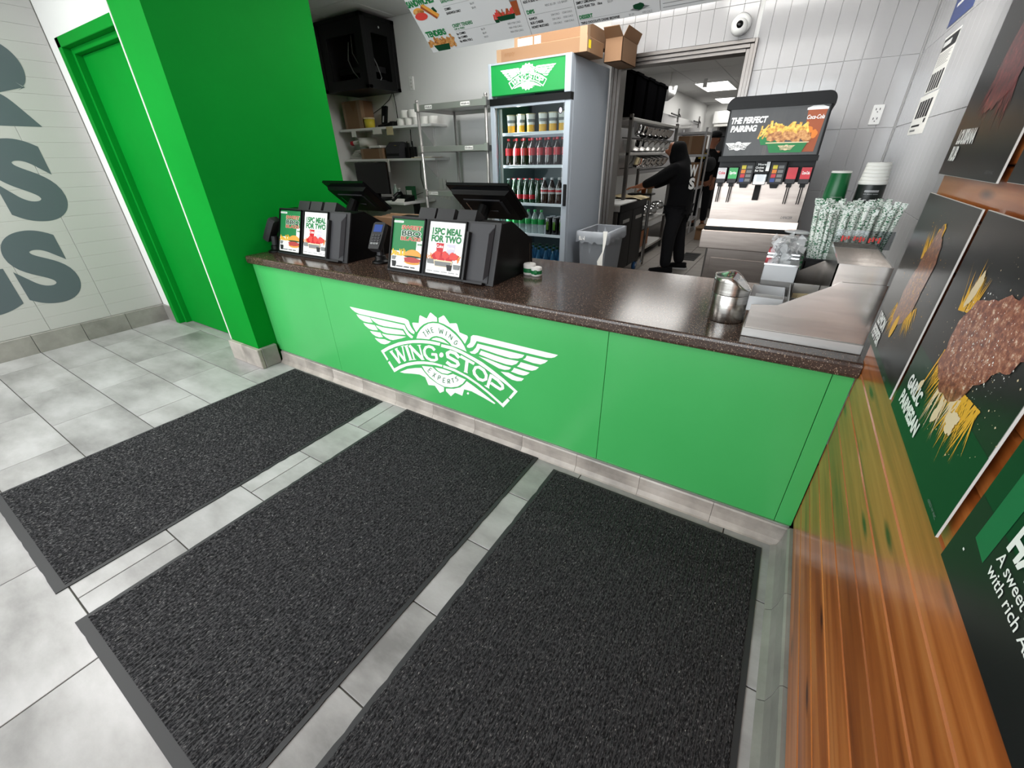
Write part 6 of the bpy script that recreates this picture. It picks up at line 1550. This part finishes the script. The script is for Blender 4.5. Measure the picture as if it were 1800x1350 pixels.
for i in range(9):
    rows.append(q.add([(-2.25 + .055 * i, 3.80 + .06 * j, .885 + .012 * math.sin(i * 1.3) + .02 * math.exp(-((i - 3) ** 2) / 4) - (.05 * (j - 6) if j > 6 else 0)) for j in range(8)]))
for i in range(8):
    for j in range(7): q.face([rows[i][j], rows[i + 1][j], rows[i + 1][j + 1], rows[i][j + 1]])
tag(q.obj('kraft_paper', 'cream_paper', smooth=True), 'creased tan paper sheet draped over the end of the prep fridge', 'paper')
for i, (x, y, m) in enumerate([(-2.05, 4.40, 'white'), (-1.97, 4.42, 'amber'), (-1.9, 4.45, 'cream_paper')]):
    s = thing('sauce_cup', 'small round sauce container on the tray behind the tan paper' if i == 0 else ('amber sauce container on the tray behind the tan paper' if i == 1 else 'cream sauce container on the tray behind the tan paper'), 'container', (x, y, .90)); q = B(); q.smooth = True; q.lathe((x, y, .90), [(.028, 0), (.033, .07), (.034, .072)], 14); q.obj('body', m, s); q = B(); q.smooth = True; q.lathe((x, y, .90), [(.035, .072), (.035, .08), (.03, .082)], 14); q.obj('lid', 'white', s)
s = thing('steel_tray', 'dark tray stand holding sauce containers beside the hooded worker', 'tray', (-2.0, 4.42, 0)); q = B(); q.box(-2.15, -1.84, 4.33, 4.52, .88, .90, .003); q.obj('tray', 'black', s)
for x in (-2.12, -1.87):
    q = B(); q.cyl((x, 4.42, 0), (x, 4.42, .88), .012); q.obj('leg', 'steel_dark', s)
# utensil hooks on the side wall
for i, (y, z, y2, z2) in enumerate(((8.2, 2.033, 9.0, 2.022), (10.36, 2.011, 11.2, 2.007))):
    s = thing('utensil_hook', 'black utensil bar on the white kitchen side wall ' + ('nearer the black tubs' if i == 0 else 'nearer the air unit'), 'hook', (-2.73, y, z))
    q = B(); q.tube([(-2.735, y2, z2 + .05), (-2.70, y2, z2), (-2.69, y, z)], .014, 6); q.obj('bar', 'black', s)
    q = B(); q.box(-2.744, -2.73, y2 - .03, y2 + .03, z2 - .10, z2 + .14, .003); q.obj('mount', 'steel_dark', s)
# far box rack
s = thing('box_rack', 'pale wire rack in the far kitchen holding brown boxes', 'rack', (-2.1, 7.7, 0))
for x in (-2.36, -1.86):
    for y in (7.45, 7.95):
        q = B(); q.cyl((x, y, 0), (x, y, 1.74), .016, .016, 8); q.obj('post', 'print_silver', s)
for z in (1.68, 1.33, .80, .25):
    q = B(); q.box(-2.37, -1.85, 7.44, 7.96, z - .04, z, .003); q.obj('shelf', 'print_silver', s)
for i, (z, h) in enumerate(((1.331, .29), (.801, .40))):
    s = thing('cardboard_box', ('brown box with writing on the upper shelf of the pale wire rack' if i == 0 else 'brown box on the lower shelf of the pale wire rack'), 'box', (-2.1, 7.65, z)); q = B(); q.box(-2.32, -1.90, 7.46, 7.9, z, z + h, .004); q.obj('body', 'cardboard', s); q = B(); q.box(-2.13, -2.08, 7.4595, 7.905, z + .002, z + h + .001); q.obj('tape', 'carton_tape', s)
s = thing('air_unit', 'white wall air unit above the dark door in the far kitchen', 'air unit', (-2.27, 11.8, 1.93)); q = B(); q.box(-2.52, -2.0, 11.75, 11.995, 2.0, 2.27, .015); q.obj('body', 'white', s); q = B(); q.box(-2.48, -2.04, 11.77, 11.995, 1.935, 1.995, .01); q.obj('louver', 'paper', s)
q = B(); q.smooth = True; q.cyl((-2.02, 7.45, KZ - .12), (-2.02, 7.45, KZ - .006), .035, .03, 14); tag(q.obj('ceiling_sensor', 'white'), 'white ceiling sensor beside the lit kitchen ceiling panel', 'sensor')
s = thing('cardboard_box', 'low brown box on the kitchen floor near the drink machine stand', 'box', (-1.45, 6.9, 0)); q = B(); q.box(-1.62, -1.25, 6.7, 7.1, .001, .22, .004); q.obj('body', 'cardboard', s); q = B(); q.box(-1.62, -1.25, 6.66, 6.7, .2, .225); q.obj('flap', 'carton_tape', s)
s = thing('floor_drain', 'dark grate mat lying on the kitchen floor behind the worker', 'grate', (-1.35, 5.2, 0)); q = B(); q.box(-1.5, -1.28, 4.95, 5.5, .0008, .006); q.obj('frame', 'charcoal', s)
for i in range(8): q = B(); q.box(-1.49, -1.29, 4.97 + i * .066, 5.0 + i * .066, .0062, .009); q.obj('slat', 'black', s)

# ================================================================== PEOPLE
def skin_obj(name, pts, edges, mat, parent=None, root=None, sub=2):
    names = list(pts); idx = {n: i for i, n in enumerate(names)}
    me = bpy.data.meshes.new(name)
    me.from_pydata([pts[n][0] for n in names], [(idx[a], idx[c]) for a, c in edges], [])
    me.materials.append(MATS[mat])
    o = bpy.data.objects.new(name, me); COL.objects.link(o)
    md = o.modifiers.new('skin', 'SKIN'); md.use_smooth_shade = True; md.branch_smoothing = 0.4
    if not me.skin_vertices:
        raise RuntimeError('no skin layer')
    for n in names:
        r = pts[n][1]; r = r if isinstance(r, tuple) else (r, r)
        d = me.skin_vertices[0].data[idx[n]]; d.radius = r; d.use_root = (n == root)
    sb = o.modifiers.new('sub', 'SUBSURF'); sb.levels = sub; sb.render_levels = sub
    if parent is not None: put(o, parent)
    return o
def chain(ns): return list(zip(ns[:-1], ns[1:]))
def hand(pts, edges, wrist, w, d, up, side, pre):
    """palm and five fingers: w wrist point, d pointing direction, side across the palm"""
    d = Vector(d).normalized(); side = Vector(side).normalized(); up = Vector(up); w = Vector(w)
    p1 = w + d * .045; p2 = w + d * .085
    pts[pre + 'p1'] = (tuple(p1), (.034, .016)); pts[pre + 'p2'] = (tuple(p2), (.036, .013)); edges += chain([wrist, pre + 'p1', pre + 'p2'])
    for i, (off, L) in enumerate(((-.030, .062), (-.010, .075), (.010, .080), (.030, .070))):
        b_ = p2 + side * off; a = pre + 'f%d' % i
        pts[a + 'a'] = (tuple(b_ + d * .012), .0095); pts[a + 'b'] = (tuple(b_ + d * (L * .55) - up * .006), .0088); pts[a + 'c'] = (tuple(b_ + d * L - up * .022), .0072)
        edges += chain([pre + 'p2', a + 'a', a + 'b', a + 'c'])
    t = p1 + side * .038
    pts[pre + 't1'] = (tuple(t), .012); pts[pre + 't2'] = (tuple(t + d * .03 + side * .014 - up * .006), .0105); pts[pre + 't3'] = (tuple(t + d * .058 + side * .012 - up * .014), .0085)
    edges += chain([pre + 'p1', pre + 't1', pre + 't2', pre + 't3'])

# worker in the doorway
J = {}; E = []
J['hip'] = ((-1.46, 4.20, .86), (.10, .10)); J['waist'] = ((-1.465, 4.20, 1.0), (.10, .11)); J['chest'] = ((-1.495, 4.20, 1.15), (.09, .10)); J['neck'] = ((-1.555, 4.20, 1.295), .055); J['head0'] = ((-1.60, 4.195, 1.345), (.07, .075)); J['head1'] = ((-1.612, 4.19, 1.41), (.085, .08)); J['head2'] = ((-1.60, 4.19, 1.465), (.07, .07)); J['nose'] = ((-1.712, 4.185, 1.375), .012)
J['shN'] = ((-1.52, 4.06, 1.205), .045); J['elN'] = ((-1.72, 3.98, 1.075), .046); J['wrN'] = ((-1.905, 3.99, 1.005), .03)
J['shF'] = ((-1.51, 4.34, 1.205), .045); J['elF'] = ((-1.70, 4.43, 1.06), .046); J['wrF'] = ((-1.87, 4.36, .98), .03)
J['hN'] = ((-1.46, 4.13, .78), .07); J['knN'] = ((-1.485, 4.06, .45), .058); J['anN'] = ((-1.475, 4.03, .08), .022); J['toN'] = ((-1.56, 4.015, .04), .02)
J['hF'] = ((-1.45, 4.27, .78), .07); J['knF'] = ((-1.43, 4.34, .45), .058); J['anF'] = ((-1.375, 4.38, .08), .022); J['toF'] = ((-1.46, 4.37, .04), .02)
E += chain(['hip', 'waist', 'chest', 'neck', 'head0', 'head1', 'head2']) + [('head0', 'nose')]
E += chain(['chest', 'shN', 'elN', 'wrN']) + chain(['chest', 'shF', 'elF', 'wrF']) + chain(['hip', 'hN', 'knN', 'anN', 'toN']) + chain(['hip', 'hF', 'knF', 'anF', 'toF'])
hand(J, E, 'wrN', (-1.905, 3.99, 1.005), (-1, .05, -.12), (0, 0, 1), (0, 1, 0), 'n'); hand(J, E, 'wrF', (-1.87, 4.36, .98), (-1, -.2, -.2), (0, 0, 1), (0, -1, 0), 'f')
p1 = skin_obj('person', J, E, 'skin', None, 'hip')
tag(p1, 'person in a black hoodie with the hood up reaching over the prep fridge', 'person')
K = {}; F = []
K['hem'] = ((-1.455, 4.20, .745), (.135, .14)); K['hip'] = ((-1.455, 4.20, .86), (.15, .155)); K['waist'] = ((-1.46, 4.20, 1.0), (.15, .165)); K['chest'] = ((-1.485, 4.20, 1.16), (.155, .175)); K['yoke'] = ((-1.53, 4.20, 1.255), (.125, .14)); K['hood0'] = ((-1.555, 4.20, 1.33), (.10, .11)); K['hood1'] = ((-1.575, 4.20, 1.41), (.108, .11)); K['hood2'] = ((-1.58, 4.20, 1.475), (.075, .08))
K['shN'] = ((-1.52, 4.04, 1.205), .082); K['elN'] = ((-1.715, 3.98, 1.075), .066); K['cuN'] = ((-1.875, 3.99, 1.015), .047); K['shF'] = ((-1.51, 4.36, 1.205), .082); K['elF'] = ((-1.70, 4.43, 1.06), .066); K['cuF'] = ((-1.85, 4.37, .985), .047)
F += chain(['hem', 'hip', 'waist', 'chest', 'yoke', 'hood0', 'hood1', 'hood2']) + chain(['chest', 'shN', 'elN', 'cuN']) + chain(['chest', 'shF', 'elF', 'cuF'])
skin_obj('hoodie', K, F, 'cloth_black', p1, 'hip')
q = B(); sh = Sheet(q, (-1.366, 4.036, .97), (0.6, 0.8, 0), (-.03, 0.02, 1), .001); sh.text('W', 0, .15, .11, 0, 0, w=.12, bold=.05); sh.text('S', .02, .015, .11, 0, 0, w=.085, bold=.05); q.obj('back_print', 'print_white', p1)['kind'] = 'stuff'
K = {}; F = []
K['top'] = ((-1.455, 4.20, .80), (.13, .14)); K['hN'] = ((-1.46, 4.12, .72), .105); K['knN'] = ((-1.485, 4.06, .45), .083); K['anN'] = ((-1.475, 4.03, .062), .07); K['hF'] = ((-1.45, 4.28, .72), .105); K['knF'] = ((-1.43, 4.34, .45), .083); K['anF'] = ((-1.375, 4.38, .062), .07)
F += chain(['top', 'hN', 'knN', 'anN']) + chain(['top', 'hF', 'knF', 'anF'])
skin_obj('trousers', K, F, 'cloth_dark', p1, 'top')
def shoe(hx, hy, dx, dy, par):
    q = B(); q.smooth = True; d = Vector((dx, dy, 0)).normalized(); sd = Vector((-d.y, d.x, 0))
    def loop(zf, gr, z): return q.add([tuple(Vector((hx, hy, z)) + d * (a * .15 * gr + .045) + sd * (c * .05 * gr)) for a, c in ((-1, 0), (-.85, .7), (-.3, .85), (.3, 1), (.8, .75), (1, 0), (.8, -.75), (.3, -1), (-.3, -.85), (-.85, -.7))])
    q.cur = 1; r0_ = loop(0, 1.05, .001); r1_ = loop(0, 1.07, .022); q.skin([r0_, r1_], True, False); q.cur = 0
    r2_ = loop(0, 1.0, .024); r3_ = loop(0, .94, .055)
    r4_ = q.add([tuple(Vector(q.v[i]) - d * (.03 if (Vector(q.v[i]) - Vector((hx, hy, 0))).dot(d) > .08 else 0) + Vector((0, 0, .03 if (Vector(q.v[i]) - Vector((hx, hy, 0))).dot(d) < .05 else .006))) for i in r3_])
    q.skin([r2_, r3_, r4_], False, True); return q.obj('shoe', ['cloth_black', 'shoe_white'], par)
shoe(-1.475, 4.03, -1, -.12, p1); shoe(-1.375, 4.38, -1, -.12, p1)

# person far in the kitchen
J = {}; E = []
ox, oy = -1.87, 8.2
J['hip'] = ((ox, oy, .90), (.13, .12)); J['waist'] = ((ox, oy, 1.06), .12); J['chest'] = ((ox + .01, oy, 1.26), (.14, .12)); J['neck'] = ((ox + .03, oy, 1.45), .055); J['head0'] = ((ox + .05, oy, 1.51), .07); J['head1'] = ((ox + .06, oy, 1.59), (.085, .09)); J['head2'] = ((ox + .06, oy, 1.655), .075); J['nose'] = ((ox + .155, oy - .03, 1.565), .012)
for s_, nm in ((-1, 'L'), (1, 'R')):
    J['sh' + nm] = ((ox + s_ * .17, oy, 1.36), .058); J['el' + nm] = ((ox + s_ * .20, oy + .02, 1.10), .045); J['wr' + nm] = ((ox + s_ * .17, oy - .06, .87), .03)
    J['h' + nm] = ((ox + s_ * .085, oy, .84), .085); J['kn' + nm] = ((ox + s_ * .09, oy, .47), .058); J['an' + nm] = ((ox + s_ * .10, oy + .02, .09), .04); J['to' + nm] = ((ox + s_ * .10, oy + .14, .045), .035)
    E += chain(['chest', 'sh' + nm, 'el' + nm, 'wr' + nm]) + chain(['hip', 'h' + nm, 'kn' + nm, 'an' + nm, 'to' + nm])
    hand(J, E, 'wr' + nm, J['wr' + nm][0], (0, -.2, -1), (0, 1, 0), (s_ * -1, 0, 0), nm)
E += chain(['hip', 'waist', 'chest', 'neck', 'head0', 'head1', 'head2']) + [('head0', 'nose')]
p2 = skin_obj('person', J, E, 'skin', None, 'hip'); tag(p2, 'person in a dark cap with a shoulder bag standing far back in the kitchen', 'person')
K = {'hem': ((ox, oy, .84), (.15, .14)), 'waist': ((ox, oy, 1.05), .15), 'chest': ((ox + .01, oy, 1.25), (.175, .15)), 'yoke': ((ox + .02, oy, 1.385), (.11, .09)), 'col': ((ox + .03, oy, 1.435), .08)}; F = chain(['hem', 'waist', 'chest', 'yoke', 'col'])
for s_, nm in ((-1, 'L'), (1, 'R')):
    K['sh' + nm] = ((ox + s_ * .175, oy, 1.345), .078); K['el' + nm] = ((ox + s_ * .205, oy + .02, 1.10), .064); K['cu' + nm] = ((ox + s_ * .18, oy - .05, .91), .046); F += chain(['chest', 'sh' + nm, 'el' + nm, 'cu' + nm])
skin_obj('hoodie', K, F, 'cloth_black', p2, 'waist')
K = {'top': ((ox, oy, .87), (.13, .12))}; F = []
for s_, nm in ((-1, 'L'), (1, 'R')):
    K['h' + nm] = ((ox + s_ * .085, oy, .76), .10); K['kn' + nm] = ((ox + s_ * .09, oy, .47), .08); K['an' + nm] = ((ox + s_ * .10, oy + .02, .12), .064); F += chain(['top', 'h' + nm, 'kn' + nm, 'an' + nm])
skin_obj('trousers', K, F, 'cloth_dark', p2, 'top')
shoe(ox - .10, oy + .02, .1, 1, p2); shoe(ox + .10, oy + .02, .1, 1, p2)
q = B(); q.smooth = True; q.lathe((ox + .06, oy, 1.60), [(.102, 0), (.104, .04), (.09, .09), (.05, .115)], 18); q.box(ox + .13, ox + .24, oy - .07, oy + .07, 1.605, 1.615); q.obj('cap', 'cloth_black', p2)
q = B(); q.smooth = True; q.ball((ox + .06, oy - .17, 1.16), .12, .07, .13, 14, 9); q.obj('shoulder_bag', 'cloth_gray', p2)
q = B(); q.tube([(ox + .06, oy - .17, 1.25), (ox + .0, oy - .165, 1.36), (ox - .1, oy - .10, 1.44), (ox - .13, oy, 1.44)], .018, 6); q.obj('bag_strap', 'cloth_gray', p2)
q = B(); sh = Sheet(q, (ox - .13, oy - .162, 1.30), (1, 0, 0), (0, 0, 1), .001); sh.text('IYC', 0, 0, .05, 0, 0, w=.11, bold=.02); sh.rect(-.03, .09, -.045, -.02, 0, 0); q.obj('back_print', 'print_gold', p2)
